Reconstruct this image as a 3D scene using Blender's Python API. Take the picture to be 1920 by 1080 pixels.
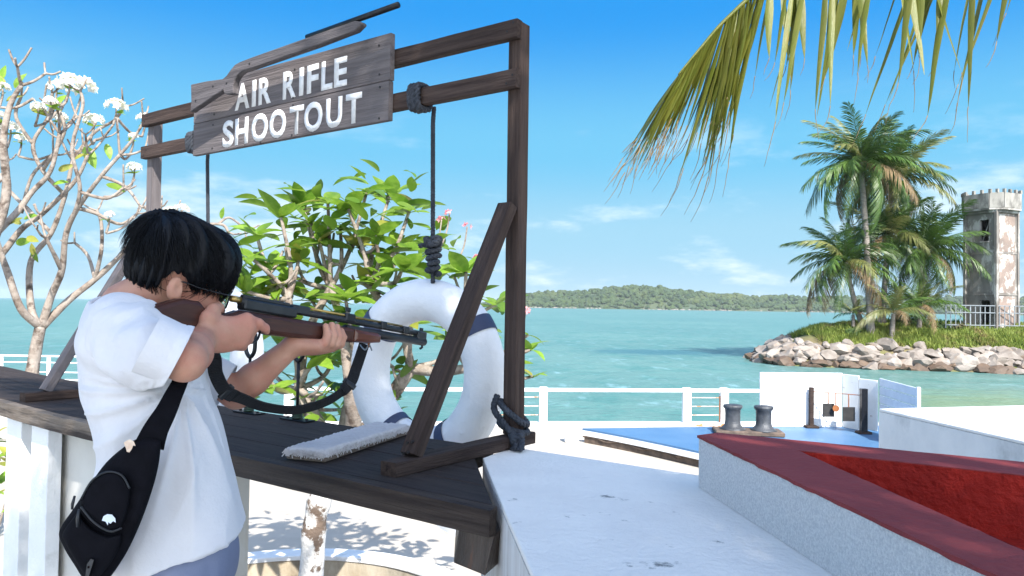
import bpy, bmesh, math, random
import numpy as np
from mathutils import Matrix, Vector, noise as mnoise

for o in list(bpy.data.objects): bpy.data.objects.remove(o)
scene = bpy.context.scene
COL = scene.collection

# ------------------------------------------------------------------ camera
CAM_Z = 1.45; FPX = 1420.0; PITCH = math.atan(32/1420.0); ROLL = 0.0155
_f = np.array([0, math.cos(PITCH), math.sin(PITCH)]); _r = np.array([1.0, 0, 0]); _u = np.cross(_r, _f)
CR = math.cos(ROLL)*_r + math.sin(ROLL)*_u
CU = -math.sin(ROLL)*_r + math.cos(ROLL)*_u
CF = _f
CP = np.array([0, 0, CAM_Z])
cam = bpy.data.cameras.new('camera'); camo = bpy.data.objects.new('camera', cam); COL.objects.link(camo)
cam.sensor_width = 36; cam.lens = 36*FPX/1920; cam.clip_start = 0.05; cam.clip_end = 30000
camo.matrix_world = Matrix(((CR[0], CU[0], -CF[0], 0), (CR[1], CU[1], -CF[1], 0), (CR[2], CU[2], -CF[2], CAM_Z), (0, 0, 0, 1)))
scene.camera = camo
scene.render.resolution_x = 1024; scene.render.resolution_y = 576

# ------------------------------------------------------------------ sun and sky
SUN_EL = math.radians(45); SUN_H = np.array([0.33, -0.944])          # horizontal direction towards the sun
SUN = np.array([SUN_H[0]*math.cos(SUN_EL), SUN_H[1]*math.cos(SUN_EL), math.sin(SUN_EL)])
sl = bpy.data.lights.new('sun', 'SUN'); sl.energy = 4.2; sl.angle = math.radians(0.53); sl.color = (1.0, 0.95, 0.87)
so = bpy.data.objects.new('sun', sl); COL.objects.link(so)
so.rotation_euler = Vector(SUN).to_track_quat('Z', 'Y').to_euler()
world = bpy.data.worlds.new('World'); scene.world = world; world.use_nodes = True
nt = world.node_tree; nt.nodes.clear()
N = nt.nodes.new; L = nt.links.new
sky = N('ShaderNodeTexSky'); sky.sky_type = 'NISHITA'; sky.sun_disc = False
sky.sun_elevation = SUN_EL; sky.sun_rotation = math.atan2(SUN[0], SUN[1])
sky.altitude = 0; sky.air_density = 1.0; sky.dust_density = 0.6; sky.ozone_density = 2.0
hs = N('ShaderNodeHueSaturation'); hs.inputs['Saturation'].default_value = 0.72; hs.inputs['Value'].default_value = 1.35; hs.inputs['Hue'].default_value = 0.5
tc = N('ShaderNodeTexCoord'); sx = N('ShaderNodeSeparateXYZ'); L(tc.outputs['Generated'], sx.inputs[0])
mp = N('ShaderNodeMapping'); mp.inputs['Scale'].default_value = (3.2, 3.2, 11.0); mp.inputs['Location'].default_value = (0.4, 0.2, 0.37)
L(tc.outputs['Generated'], mp.inputs[0])
cn = N('ShaderNodeTexNoise'); cn.inputs['Scale'].default_value = 1.7; cn.inputs['Detail'].default_value = 8; cn.inputs['Roughness'].default_value = 0.6
L(mp.outputs[0], cn.inputs['Vector'])
cr = N('ShaderNodeMapRange'); cr.inputs['From Min'].default_value = 0.50; cr.inputs['From Max'].default_value = 0.72; cr.interpolation_type = 'SMOOTHSTEP'
L(cn.outputs[0], cr.inputs['Value'])
er = N('ShaderNodeMapRange'); er.inputs['From Min'].default_value = 0.30; er.inputs['From Max'].default_value = 0.04; er.interpolation_type = 'SMOOTHSTEP'
L(sx.outputs['Z'], er.inputs['Value'])
mm = N('ShaderNodeMath'); mm.operation = 'MULTIPLY'; L(cr.outputs[0], mm.inputs[0]); L(er.outputs[0], mm.inputs[1])
mm2 = N('ShaderNodeMath'); mm2.operation = 'MULTIPLY'; L(mm.outputs[0], mm2.inputs[0]); mm2.inputs[1].default_value = 0.75
mx = N('ShaderNodeMix'); mx.data_type = 'RGBA'; L(mm2.outputs[0], mx.inputs['Factor'])
mx.inputs['B'].default_value = (3.3, 3.55, 3.75, 1)
bg = N('ShaderNodeBackground'); bg.inputs['Strength'].default_value = 0.15
wo = N('ShaderNodeOutputWorld')
rp = N('ShaderNodeValToRGB'); L(sx.outputs['Z'], rp.inputs[0]); rp.color_ramp.interpolation = 'EASE'
els = rp.color_ramp.elements; els[0].position = 0.0; els[1].position = 1.0
SKYC = [(0.0, (0.50, 0.76, 0.93)), (0.09, (0.40, 0.74, 0.96)), (0.20, (0.20, 0.64, 0.98)), (0.37, (0.030, 0.37, 0.96)), (0.62, (0.05, 0.28, 0.78)), (1.0, (0.10, 0.27, 0.62))]
for i, (ps, cc) in enumerate(SKYC):
    e = els[0] if i == 0 else (els[-1] if i == len(SKYC)-1 else els.new(ps)); e.position = ps; e.color = (*cc, 1)
rm_ = N('ShaderNodeMix'); rm_.data_type = 'RGBA'; rm_.blend_type = 'MULTIPLY'; rm_.inputs['Factor'].default_value = 1; L(rp.outputs[0], rm_.inputs['A']); rm_.inputs['B'].default_value = (2.75, 2.75, 2.75, 1)
tm = N('ShaderNodeMix'); tm.data_type = 'RGBA'; dt = N('ShaderNodeVectorMath'); dt.operation = 'DOT_PRODUCT'; L(tc.outputs['Generated'], dt.inputs[0]); dt.inputs[1].default_value = tuple(SUN)
dm = N('ShaderNodeMapRange'); dm.inputs['From Min'].default_value = 0.05; dm.inputs['From Max'].default_value = 0.75; dm.inputs['To Min'].default_value = 1.0; dm.inputs['To Max'].default_value = 0.0; dm.interpolation_type = 'SMOOTHSTEP'
L(dt.outputs['Value'], dm.inputs['Value']); L(dm.outputs[0], tm.inputs['Factor'])
L(sky.outputs[0], hs.inputs['Color']); L(hs.outputs[0], tm.inputs['A']); L(rm_.outputs['Result'], tm.inputs['B']); L(tm.outputs['Result'], mx.inputs['A']); L(mx.outputs['Result'], bg.inputs['Color']); L(bg.outputs[0], wo.inputs[0])
vs = scene.view_settings; vs.view_transform = 'Standard'; vs.look = 'None'; vs.gamma = 1; vs.use_curve_mapping = False
vs.exposure = 1.25
scene.render.engine = 'CYCLES'
scene.cycles.max_bounces = 8; scene.cycles.diffuse_bounces = 4; scene.cycles.volume_bounces = 0

# ------------------------------------------------------------------ helpers
def ray(x, y): return (x-960)/FPX*CR - (y-540)/FPX*CU + CF
def onz(x, y, z):
    d = ray(x, y); return Vector(CP + d*((z-CAM_Z)/d[2]))
def atY(x, y, Y):
    d = ray(x, y); return Vector(CP + d*(Y/d[1]))
def V2(p): return (p[0], p[1])

def W(o):
    m = o.matrix_parent_inverse @ o.matrix_basis
    return W(o.parent) @ m if o.parent else o.matrix_basis.copy()
def tag(o, label=None, cat=None, group=None, kind=None):
    if label: o['label'] = label
    if cat: o['category'] = cat
    if group: o['group'] = group
    if kind: o['kind'] = kind
    return o
def par(o, p):
    o.parent = p; o.matrix_parent_inverse = W(p).inverted(); return o
def thing(name, label, cat, loc=(0, 0, 0), group=None):
    o = bpy.data.objects.new(name, None); COL.objects.link(o); o.empty_display_size = 0.1
    o.matrix_basis = Matrix.Translation(Vector(loc))
    return tag(o, label, cat, group)
def obj(name, me, mat=None, parent=None, M=None):
    o = bpy.data.objects.new(name, me); COL.objects.link(o)
    if mat is not None and len(me.materials) == 0: me.materials.append(mat)
    if parent is not None: par(o, parent)
    if M is not None: o.matrix_basis = M
    return o
def mesh(name, verts, faces, smooth=False):
    me = bpy.data.meshes.new(name); me.from_pydata([tuple(v) for v in verts], [], faces); me.update()
    if smooth: me.polygons.foreach_set('use_smooth', [True]*len(me.polygons))
    return me
class MB:
    """collects shapes for ONE part"""
    def __init__(s): s.v = []; s.f = []
    def add(s, v, f):
        n = len(s.v); s.v += [tuple(p) for p in v]; s.f += [tuple(i+n for i in q) for q in f]; return s
    def box(s, c, d, M=None, ch=0.0):
        v, f = box_vf(d, ch); T = Matrix.Translation(Vector(c)) @ (M or Matrix())
        return s.add([T @ Vector(p) for p in v], f)
    def tube(s, pts, r, n=8, cap=True):
        v, f = tube_vf(pts, r, n, cap); return s.add(v, f)
    def prism(s, poly, z0, z1, ch=0.0):
        v, f = prism_vf(poly, z0, z1, ch); return s.add(v, f)
    def build(s, name, mat, parent=None, smooth=False, M=None, bevel=0):
        me = mesh(name, s.v, s.f, smooth)
        if bevel: bevel_mesh(me, bevel)
        return obj(name, me, mat, parent, M)
def bevel_mesh(me, w, seg=2):
    bm = bmesh.new(); bm.from_mesh(me)
    ed = [e for e in bm.edges if len(e.link_faces) == 2 and e.calc_face_angle(0) > 0.5]
    bmesh.ops.bevel(bm, geom=ed, offset=w, segments=seg, profile=0.6, affect='EDGES')
    bm.to_mesh(me); bm.free()
def box_vf(d, ch=0.0):
    x, y, z = d[0]/2, d[1]/2, d[2]/2
    if ch <= 0:
        v = [(-x,-y,-z),(x,-y,-z),(x,y,-z),(-x,y,-z),(-x,-y,z),(x,-y,z),(x,y,z),(-x,y,z)]
        return v, [(0,3,2,1),(4,5,6,7),(0,1,5,4),(1,2,6,5),(2,3,7,6),(3,0,4,7)]
    bm = bmesh.new(); bmesh.ops.create_cube(bm, size=1)
    for q in bm.verts: q.co = Vector((q.co.x*d[0], q.co.y*d[1], q.co.z*d[2]))
    bmesh.ops.bevel(bm, geom=bm.edges[:], offset=ch, segments=1, affect='EDGES')
    bm.verts.index_update()
    v = [tuple(q.co) for q in bm.verts]; f = [tuple(a.index for a in p.verts) for p in bm.faces]; bm.free()
    return v, f
def tube_vf(pts, r, n=8, cap=True):
    pts = [Vector(p) for p in pts]; m = len(pts)
    rr = [r]*m if not hasattr(r, '__len__') else list(r)
    v = []; f = []; prev = None
    for i, p in enumerate(pts):
        t = (pts[min(i+1, m-1)] - pts[max(i-1, 0)])
        t = t.normalized() if t.length > 1e-9 else Vector((0, 0, 1))
        if prev is None:
            a = Vector((0, 0, 1)) if abs(t.z) < 0.9 else Vector((1, 0, 0))
            nn = t.cross(a).normalized()
        else:
            nn = (prev - t*prev.dot(t)); nn = nn.normalized() if nn.length > 1e-6 else t.orthogonal().normalized()
        prev = nn; b = t.cross(nn)
        for k in range(n):
            a = 2*math.pi*k/n
            v.append(p + (nn*math.cos(a) + b*math.sin(a))*rr[i])
    for i in range(m-1):
        for k in range(n):
            k2 = (k+1) % n
            f.append((i*n+k, i*n+k2, (i+1)*n+k2, (i+1)*n+k))
    if cap:
        f.append(tuple(range(n))[::-1]); f.append(tuple((m-1)*n+k for k in range(n)))
    return v, f
def prism_vf(poly, z0, z1, ch=0.0):
    n = len(poly)
    ar = sum(poly[i][0]*poly[(i+1) % n][1]-poly[(i+1) % n][0]*poly[i][1] for i in range(n))
    if ar < 0: poly = poly[::-1]
    v = [(p[0], p[1], z0) for p in poly] + [(p[0], p[1], z1) for p in poly]
    f = [tuple(range(n))[::-1], tuple(range(n, 2*n))] + [(i, (i+1) % n, (i+1) % n+n, i+n) for i in range(n)]
    return v, f
def frame_mat(o, x, y=None, z=None):
    """matrix whose local X is x and local Z is as near z as it gets"""
    x = Vector(x).normalized(); z = Vector(z or (0, 0, 1)); y = z.cross(x).normalized(); z = x.cross(y)
    return Matrix(((x[0], y[0], z[0], o[0]), (x[1], y[1], z[1], o[1]), (x[2], y[2], z[2], o[2]), (0, 0, 0, 1)))
_rb = random.Random(5)
def board(name, p0, p1, w, t, mat, parent, up=(0, 0, 1), ch=0.003, wob=0.0):
    """a plank from p0 to p1 (centre line), w wide (local y), t thick (local z)"""
    p0 = Vector(p0); p1 = Vector(p1); Ln = (p1-p0).length; ns = max(2, int(Ln/0.12)) if wob else 2
    v = []; f = []
    prof = [(-w/2+ch,-t/2),(w/2-ch,-t/2),(w/2,-t/2+ch),(w/2,t/2-ch),(w/2-ch,t/2),(-w/2+ch,t/2),(-w/2,t/2-ch),(-w/2,-t/2+ch)]
    for i in range(ns):
        x = Ln*i/(ns-1)
        for (a, b) in prof:
            v.append((x, a+_rb.uniform(-wob, wob), b+_rb.uniform(-wob, wob)))
    for i in range(ns-1):
        for k in range(8):
            f.append((i*8+k, i*8+(k+1) % 8, i*8+8+(k+1) % 8, i*8+8+k))
    f = [q[::-1] for q in f]
    f.append(tuple(range(8))); f.append(tuple((ns-1)*8+k for k in range(8))[::-1])
    f = [q[::-1] for q in f]
    return obj(name, mesh(name, v, f), mat, parent, frame_mat(p0, p1-p0, z=up))
def bez(p0, p1, p2, n):
    p0, p1, p2 = Vector(p0), Vector(p1), Vector(p2)
    return [p0*(1-t)**2 + p1*2*t*(1-t) + p2*t*t for t in [i/(n-1) for i in range(n)]]
def smooth_path(P, n=8):
    """Catmull-Rom through points"""
    P = [Vector(p) for p in P]; out = []
    for i in range(len(P)-1):
        a = P[max(i-1, 0)]; b = P[i]; c = P[i+1]; d = P[min(i+2, len(P)-1)]
        for k in range(n):
            t = k/n
            out.append(0.5*((2*b)+(c-a)*t+(2*a-5*b+4*c-d)*t*t+(3*b-a-3*c+d)*t**3))
    out.append(P[-1]); return out
def rope_vf(pts, r, pitch=0.05, n=6, strands=3):
    pts = [Vector(p) for p in pts]; m = MB()
    # resample
    seg = pitch/7; S = [pts[0]]; acc = 0
    for i in range(len(pts)-1):
        d = (pts[i+1]-pts[i]); ln = d.length
        if ln < 1e-9: continue
        k = acc
        while k+seg <= ln:
            k += seg; S.append(pts[i]+d*(k/ln))
        acc = k-ln
    S.append(pts[-1]); fr = []; prev = None
    for i in range(len(S)):
        t = (S[min(i+1, len(S)-1)]-S[max(i-1, 0)]).normalized()
        if prev is None: nn = t.orthogonal().normalized()
        else:
            nn = prev-t*prev.dot(t); nn = nn.normalized() if nn.length > 1e-6 else t.orthogonal().normalized()
        prev = nn; fr.append((nn, t.cross(nn)))
    for s in range(strands):
        P = []
        for i, p in enumerate(S):
            a = 2*math.pi*(i*seg/pitch + s/strands)
            P.append(p + (fr[i][0]*math.cos(a)+fr[i][1]*math.sin(a))*r*0.5)
        m.tube(P, r*0.56, n)
    return m

# ------------------------------------------------------------------ materials
MATS = {}
def mat(name, c1, c2=None, scale=6, rough=0.7, bump=0.0, bscale=None, stretch=(1, 1, 1), detail=5, c3=None, c3scale=2, c3lo=0.55, c3hi=0.62,
        spec=0.5, metal=0.0, objvar=0.0, trans=0.0, contrast=(0.35, 0.65), coat=0.0, sheen=0.0, bdist=0.02, sss=0.0, bmusgrave=None):
    m = bpy.data.materials.new(name); m.use_nodes = True; t = m.node_tree; n = t.nodes; l = t.links
    b = n['Principled BSDF']; b.inputs['Roughness'].default_value = rough; b.inputs['Metallic'].default_value = metal
    b.inputs['Specular IOR Level'].default_value = spec; b.inputs['Coat Weight'].default_value = coat; b.inputs['Sheen Weight'].default_value = sheen
    if sss: 
        b.inputs['Subsurface Weight'].default_value = sss; b.inputs['Subsurface Radius'].default_value = (0.012, 0.005, 0.003); b.inputs['Subsurface Scale'].default_value = 1.0
    col = None
    tcn = n.new('ShaderNodeTexCoord'); mpn = n.new('ShaderNodeMapping'); mpn.inputs['Scale'].default_value = stretch
    l.new(tcn.outputs['Object'], mpn.inputs[0])
    if objvar:
        oi = n.new('ShaderNodeObjectInfo'); sc = n.new('ShaderNodeVectorMath'); sc.operation = 'SCALE'; sc.inputs['Scale'].default_value = 37.0
        cx = n.new('ShaderNodeCombineXYZ')
        for i in range(3): l.new(oi.outputs['Random'], cx.inputs[i])
        l.new(cx.outputs[0], sc.inputs[0]); ad = n.new('ShaderNodeVectorMath'); l.new(mpn.outputs[0], ad.inputs[0]); l.new(sc.outputs[0], ad.inputs[1]); vec = ad.outputs[0]
    else: vec = mpn.outputs[0]
    if c2 is not None:
        nz = n.new('ShaderNodeTexNoise'); nz.inputs['Scale'].default_value = scale; nz.inputs['Detail'].default_value = detail; nz.inputs['Roughness'].default_value = 0.6
        l.new(vec, nz.inputs['Vector'])
        rm = n.new('ShaderNodeMapRange'); rm.inputs['From Min'].default_value = contrast[0]; rm.inputs['From Max'].default_value = contrast[1]; l.new(nz.outputs[0], rm.inputs['Value'])
        mxn = n.new('ShaderNodeMix'); mxn.data_type = 'RGBA'; l.new(rm.outputs[0], mxn.inputs['Factor'])
        mxn.inputs['A'].default_value = (*c1, 1); mxn.inputs['B'].default_value = (*c2, 1); col = mxn.outputs['Result']
    if c3 is not None:
        nz = n.new('ShaderNodeTexNoise'); nz.inputs['Scale'].default_value = c3scale; nz.inputs['Detail'].default_value = 7; nz.inputs['Roughness'].default_value = 0.65
        ofs = n.new('ShaderNodeVectorMath'); ofs.inputs[1].default_value = (13.1, 7.7, 3.3); l.new(vec, ofs.inputs[0]); l.new(ofs.outputs[0], nz.inputs['Vector'])
        rm = n.new('ShaderNodeMapRange'); rm.inputs['From Min'].default_value = c3lo; rm.inputs['From Max'].default_value = c3hi; l.new(nz.outputs[0], rm.inputs['Value'])
        mxn = n.new('ShaderNodeMix'); mxn.data_type = 'RGBA'; l.new(rm.outputs[0], mxn.inputs['Factor'])
        if col is None: mxn.inputs['A'].default_value = (*c1, 1)
        else: l.new(col, mxn.inputs['A'])
        mxn.inputs['B'].default_value = (*c3, 1); col = mxn.outputs['Result']
    if objvar:
        if col is None:
            rg = n.new('ShaderNodeRGB'); rg.outputs[0].default_value = (*c1, 1); col = rg.outputs[0]
        h = n.new('ShaderNodeHueSaturation'); mr = n.new('ShaderNodeMapRange'); mr.inputs['To Min'].default_value = 1-objvar; mr.inputs['To Max'].default_value = 1+objvar
        l.new(oi.outputs['Random'], mr.inputs['Value']); l.new(mr.outputs[0], h.inputs['Value']); l.new(col, h.inputs['Color']); col = h.outputs[0]
    if col is None: b.inputs['Base Color'].default_value = (*c1, 1)
    else: l.new(col, b.inputs['Base Color'])
    if bump:
        nz = n.new('ShaderNodeTexNoise'); nz.inputs['Scale'].default_value = bscale or scale*4; nz.inputs['Detail'].default_value = 6; nz.inputs['Roughness'].default_value = 0.6
        l.new(vec, nz.inputs['Vector'])
        bp = n.new('ShaderNodeBump'); bp.inputs['Strength'].default_value = bump; bp.inputs['Distance'].default_value = bdist
        l.new(nz.outputs[0], bp.inputs['Height']); l.new(bp.outputs[0], b.inputs['Normal'])
    if trans:
        tr = n.new('ShaderNodeBsdfTranslucent'); ms = n.new('ShaderNodeMixShader'); ms.inputs[0].default_value = trans
        if col is not None: l.new(col, tr.inputs[0])
        else: tr.inputs[0].default_value = (*c1, 1)
        l.new(b.outputs[0], ms.inputs[1]); l.new(tr.outputs[0], ms.inputs[2]); l.new(ms.outputs[0], n['Material Output'].inputs[0])
    MATS[name] = m; return m

M_white = mat('white_paint', (0.80, 0.80, 0.80), (0.72, 0.73, 0.73), 3, 0.65, 0.25, 40, c3=(0.55, 0.55, 0.53), c3scale=5, c3lo=0.62, c3hi=0.75)
M_slab = mat('slab_paint', (0.90, 0.87, 0.81), (0.83, 0.80, 0.75), 5, 0.75, 0.35, 60, c3=(0.22, 0.22, 0.21), c3scale=8, c3lo=0.645, c3hi=0.70)
M_stucco = mat('stucco_white', (0.88, 0.86, 0.83), (0.66, 0.65, 0.64), 210, 0.9, 1.0, 330, detail=3, bdist=0.006)
M_streak = mat('streaked_white', (0.74, 0.74, 0.73), (0.60, 0.58, 0.56), 6, 0.8, 0.4, 40, stretch=(6, 6, 0.7))
M_scuff = mat('scuffed_white', (0.76, 0.77, 0.78), (0.66, 0.68, 0.70), 3, 0.7, 0.3, 30, c3=(0.40, 0.42, 0.44), c3scale=1.6, c3lo=0.55, c3hi=0.72, stretch=(1, 1, 0.7))
M_yard = mat('yard_concrete', (0.47, 0.43, 0.37), (0.38, 0.34, 0.285), 0.7, 0.85, 0.4, 60, c3=(0.40, 0.37, 0.32), c3scale=0.9, c3lo=0.60, c3hi=0.80, stretch=(0.5, 1.6, 1))
M_red = mat('red_paint', (0.205, 0.034, 0.036), (0.25, 0.046, 0.046), 4, 0.75, 0.25, 60, spec=0.2, c3=(0.13, 0.016, 0.018), c3scale=10, c3lo=0.68, c3hi=0.72)
M_redwell = mat('red_well_paint', (0.30, 0.018, 0.012), (0.23, 0.014, 0.010), 6, 0.7, 0.8, 45, spec=0.15, bdist=0.012)
M_blue = mat('blue_deck', (0.062, 0.145, 0.27), (0.085, 0.175, 0.30), 0.9, 0.5, 0.15, 30, spec=0.25, c3=(0.16, 0.25, 0.33), c3scale=0.8, c3lo=0.60, c3hi=0.8)
M_wood_dark = mat('dark_stained_wood', (0.024, 0.019, 0.018), (0.052, 0.041, 0.038), 7, 0.75, 0.55, 22, spec=0.18, stretch=(0.5, 9, 9), objvar=0.12, contrast=(0.3, 0.7))
M_wood_mid = mat('brown_wood', (0.033, 0.022, 0.019), (0.072, 0.050, 0.042), 6, 0.8, 0.5, 22, spec=0.18, stretch=(0.5, 10, 10), objvar=0.18, c3=(0.022, 0.014, 0.012), c3scale=3, c3lo=0.6, c3hi=0.72)
M_wood_grey = mat('weathered_grey_wood', (0.105, 0.092, 0.094), (0.165, 0.146, 0.148), 5, 0.85, 0.5, 20, spec=0.2, stretch=(0.4, 9, 9), objvar=0.08, c3=(0.07, 0.058, 0.06), c3scale=3.5, c3lo=0.62, c3hi=0.78)
M_wood_edge = mat('worn_edge_wood', (0.17, 0.13, 0.10), (0.26, 0.21, 0.17), 6, 0.8, 0.5, 24, stretch=(0.5, 9, 9), c3=(0.06, 0.045, 0.038), c3scale=2.5, c3lo=0.58, c3hi=0.7)
M_letter = mat('letter_paint', (0.80, 0.80, 0.80), (0.66, 0.66, 0.67), 30, 0.85, 0.3, 60, spec=0.2, c3=(0.30, 0.27, 0.27), c3scale=38, c3lo=0.66, c3hi=0.72)
M_rope = mat('dark_rope', (0.018, 0.022, 0.032), (0.05, 0.058, 0.075), 60, 0.7, 0.5, 300)
M_blackmetal = mat('black_metal', (0.012, 0.013, 0.016), (0.022, 0.024, 0.028), 30, 0.38, metal=0.6)
M_nail = mat('dark_nail', (0.012, 0.010, 0.010), rough=0.6)
M_ring = mat('ring_white', (0.80, 0.80, 0.81), (0.70, 0.71, 0.73), 4, 0.6, 0.35, 18, c3=(0.50, 0.50, 0.48), c3scale=6, c3lo=0.66, c3hi=0.75)
M_ringblue = mat('ring_blue', (0.024, 0.036, 0.085), (0.04, 0.055, 0.11), 8, 0.6, 0.3, 30)
M_towel = mat('towel', (0.86, 0.84, 0.84), (0.76, 0.73, 0.73), 40, 0.95, 0.8, 220, c3=(0.74, 0.44, 0.40), c3scale=3, c3lo=0.60, c3hi=0.70, stretch=(0.5, 2.2, 1))
M_iron = mat('bitt_iron', (0.035, 0.038, 0.044), (0.075, 0.08, 0.088), 6, 0.5, 0.5, 30, metal=0.3)
M_rust = mat('rust', (0.32, 0.12, 0.035), (0.20, 0.07, 0.03), 12, 0.9, 0.4, 40)
M_rustbar = mat('rusty_white_bar', (0.70, 0.66, 0.60), (0.42, 0.18, 0.06), 9, 0.8, contrast=(0.45, 0.6))
M_bark = mat('pale_bark', (0.22, 0.175, 0.14), (0.33, 0.285, 0.245), 9, 0.9, 0.6, 40, c3=(0.085, 0.06, 0.045), c3scale=9, c3lo=0.50, c3hi=0.64)
M_barkw = mat('whitewashed_bark', (0.62, 0.60, 0.57), (0.74, 0.73, 0.70), 9, 0.9, 0.7, 30, c3=(0.14, 0.10, 0.075), c3scale=5, c3lo=0.52, c3hi=0.58)
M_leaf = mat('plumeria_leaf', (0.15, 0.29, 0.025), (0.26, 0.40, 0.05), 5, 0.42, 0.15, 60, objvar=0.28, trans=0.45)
M_cut = mat('dark_weathered_wood', (0.075, 0.068, 0.072), (0.125, 0.112, 0.116), 5, 0.85, 0.5, 20, spec=0.2, stretch=(0.4, 9, 9), c3=(0.03, 0.026, 0.028), c3scale=4, c3lo=0.60, c3hi=0.74)
M_leafy = mat('yellowing_leaf', (0.22, 0.26, 0.04), (0.30, 0.28, 0.05), 5, 0.45, objvar=0.2, trans=0.35)
M_petal = mat('white_petal', (0.80, 0.79, 0.70), (0.80, 0.72, 0.42), 14, 0.6, trans=0.3, contrast=(0.55, 0.8))
M_pink = mat('pink_petal', (0.72, 0.16, 0.22), (0.80, 0.50, 0.50), 30, 0.6, trans=0.3)
# ================================================================== setting
O2 = Vector((-0.02, 1.70)); UU = Vector((0.81, -0.587)).normalized(); VV = Vector((0.587, 0.81)).normalized()
def uvp(u, v, z): return Vector((O2.x+UU.x*u+VV.x*v, O2.y+UU.y*u+VV.y*v, z))
U3 = Vector((UU.x, UU.y, 0)); V3 = Vector((VV.x, VV.y, 0))
SEA = -3.05; YARD = -1.55

# --- sea: one sheet to the horizon
M_sea = bpy.data.materials.new('sea_water'); M_sea.use_nodes = True
t = M_sea.node_tree; n = t.nodes; l = t.links; b = n['Principled BSDF']
b.inputs['Roughness'].default_value = 0.28; b.inputs['Specular IOR Level'].default_value = 0.16; b.inputs['IOR'].default_value = 1.2
geo = n.new('ShaderNodeNewGeometry')
def nz(scale, detail, stretch=(1, 1, 1), rough=0.6, loc=(0, 0, 0)):
    m_ = n.new('ShaderNodeMapping'); m_.inputs['Scale'].default_value = stretch; m_.inputs['Location'].default_value = loc
    l.new(geo.outputs['Position'], m_.inputs[0]); q = n.new('ShaderNodeTexNoise'); q.inputs['Scale'].default_value = scale; q.inputs['Detail'].default_value = detail; q.inputs['Roughness'].default_value = rough
    l.new(m_.outputs[0], q.inputs['Vector']); return q.outputs[0]
def mixc(f, a, bb):
    q = n.new('ShaderNodeMix'); q.data_type = 'RGBA'
    l.new(f, q.inputs['Factor'])
    for s_, k in ((a, 'A'), (bb, 'B')):
        if isinstance(s_, tuple): q.inputs[k].default_value = (*s_, 1)
        else: l.new(s_, q.inputs[k])
    return q.outputs['Result']
def mrange(v, a, bb, c=0, d=1):
    q = n.new('ShaderNodeMapRange'); q.inputs['From Min'].default_value = a; q.inputs['From Max'].default_value = bb; q.inputs['To Min'].default_value = c; q.inputs['To Max'].default_value = d
    q.interpolation_type = 'SMOOTHSTEP'; l.new(v, q.inputs['Value']); return q.outputs[0]
c = mixc(mrange(nz(0.02, 4, (1, 1.2, 1)), 0.35, 0.65), (0.085, 0.178, 0.165), (0.112, 0.212, 0.19))
c = mixc(mrange(nz(0.45, 6, (1, 0.5, 1), 0.7), 0.44, 0.68, 0, 0.8), c, (0.055, 0.165, 0.150))
c = mixc(mrange(nz(0.7, 5, (1, 0.35, 1), 0.7, (9, 4, 0)), 0.56, 0.74, 0, 0.8), c, (0.22, 0.37, 0.40))
# dark weed bed off the point, sandy shallows near the shore
def blob(cx, cy, rx, ry):
    m_ = n.new('ShaderNodeMapping'); m_.vector_type = 'POINT'; m_.inputs['Location'].default_value = (-cx/rx, -cy/ry, 0); m_.inputs['Scale'].default_value = (1/rx, 1/ry, 0)
    l.new(geo.outputs['Position'], m_.inputs[0]); q = n.new('ShaderNodeVectorMath'); q.operation = 'LENGTH'; l.new(m_.outputs[0], q.inputs[0])
    ad = n.new('ShaderNodeMath'); ad.operation = 'ADD'; l.new(q.outputs['Value'], ad.inputs[0])
    s_ = n.new('ShaderNodeMath'); s_.operation = 'MULTIPLY'; s_.inputs[1].default_value = 1.1; l.new(nz(0.35, 5, (1, 1.6, 1)), s_.inputs[0]); l.new(s_.outputs[0], ad.inputs[1])
    return ad.outputs[0]
c = mixc(mrange(blob(15, 76, 13, 9), 1.35, 0.75, 0, 0.75), c, (0.030, 0.105, 0.135))
c = mixc(mrange(blob(27, 36, 13, 9), 1.7, 0.8, 0, 0.85), c, (0.15, 0.22, 0.13))
c = mixc(mrange(nz(0.55, 8, (1, 0.6, 1), 0.75), 0.71, 0.76, 0, 0.6), c, (0.75, 0.85, 0.85))   # scattered foam flecks
l.new(c, b.inputs['Base Color'])
bp = n.new('ShaderNodeBump'); bp.inputs['Strength'].default_value = 0.9; bp.inputs['Distance'].default_value = 0.35
ad = n.new('ShaderNodeMath'); ad.operation = 'ADD'
s_ = n.new('ShaderNodeMath'); s_.operation = 'MULTIPLY'; s_.inputs[1].default_value = 0.35; l.new(nz(1.6, 5, (1, 0.8, 1)), s_.inputs[0])
l.new(nz(0.42, 4, (0.8, 0.8, 1)), ad.inputs[0]); l.new(s_.outputs[0], ad.inputs[1]); l.new(ad.outputs[0], bp.inputs['Height']); l.new(bp.outputs[0], b.inputs['Normal'])
R_ = 6000; sv = []; sf = []
ang = [2*math.pi*i/64 for i in range(64)]
sv = [(R_*math.cos(a), R_*math.sin(a), SEA) for a in ang]; sf = [tuple(range(64))]
tag(obj('sea', mesh('sea', sv, sf), M_sea), kind='structure')

# --- lower yard behind the counter, with its quay edge
f0 = onz(480, 800, YARD); f1 = onz(1420, 799, YARD)               # fence line, right stretch
fl = atY(-60, 700, 27.0); fl2 = atY(230, 700, 27.0)
yard_poly = [(-40, -30), (40, -30), (40, 20.5), (f1.x+8, f1.y+1.6), (f1.x, f1.y+0.5), (f0.x, f0.y+0.5), (fl2.x+1, 27.5), (-40, 27.5)]
m = MB().prism(yard_poly, SEA-1.0, YARD); yard = tag(m.build('yard', M_yard), kind='structure')
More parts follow.
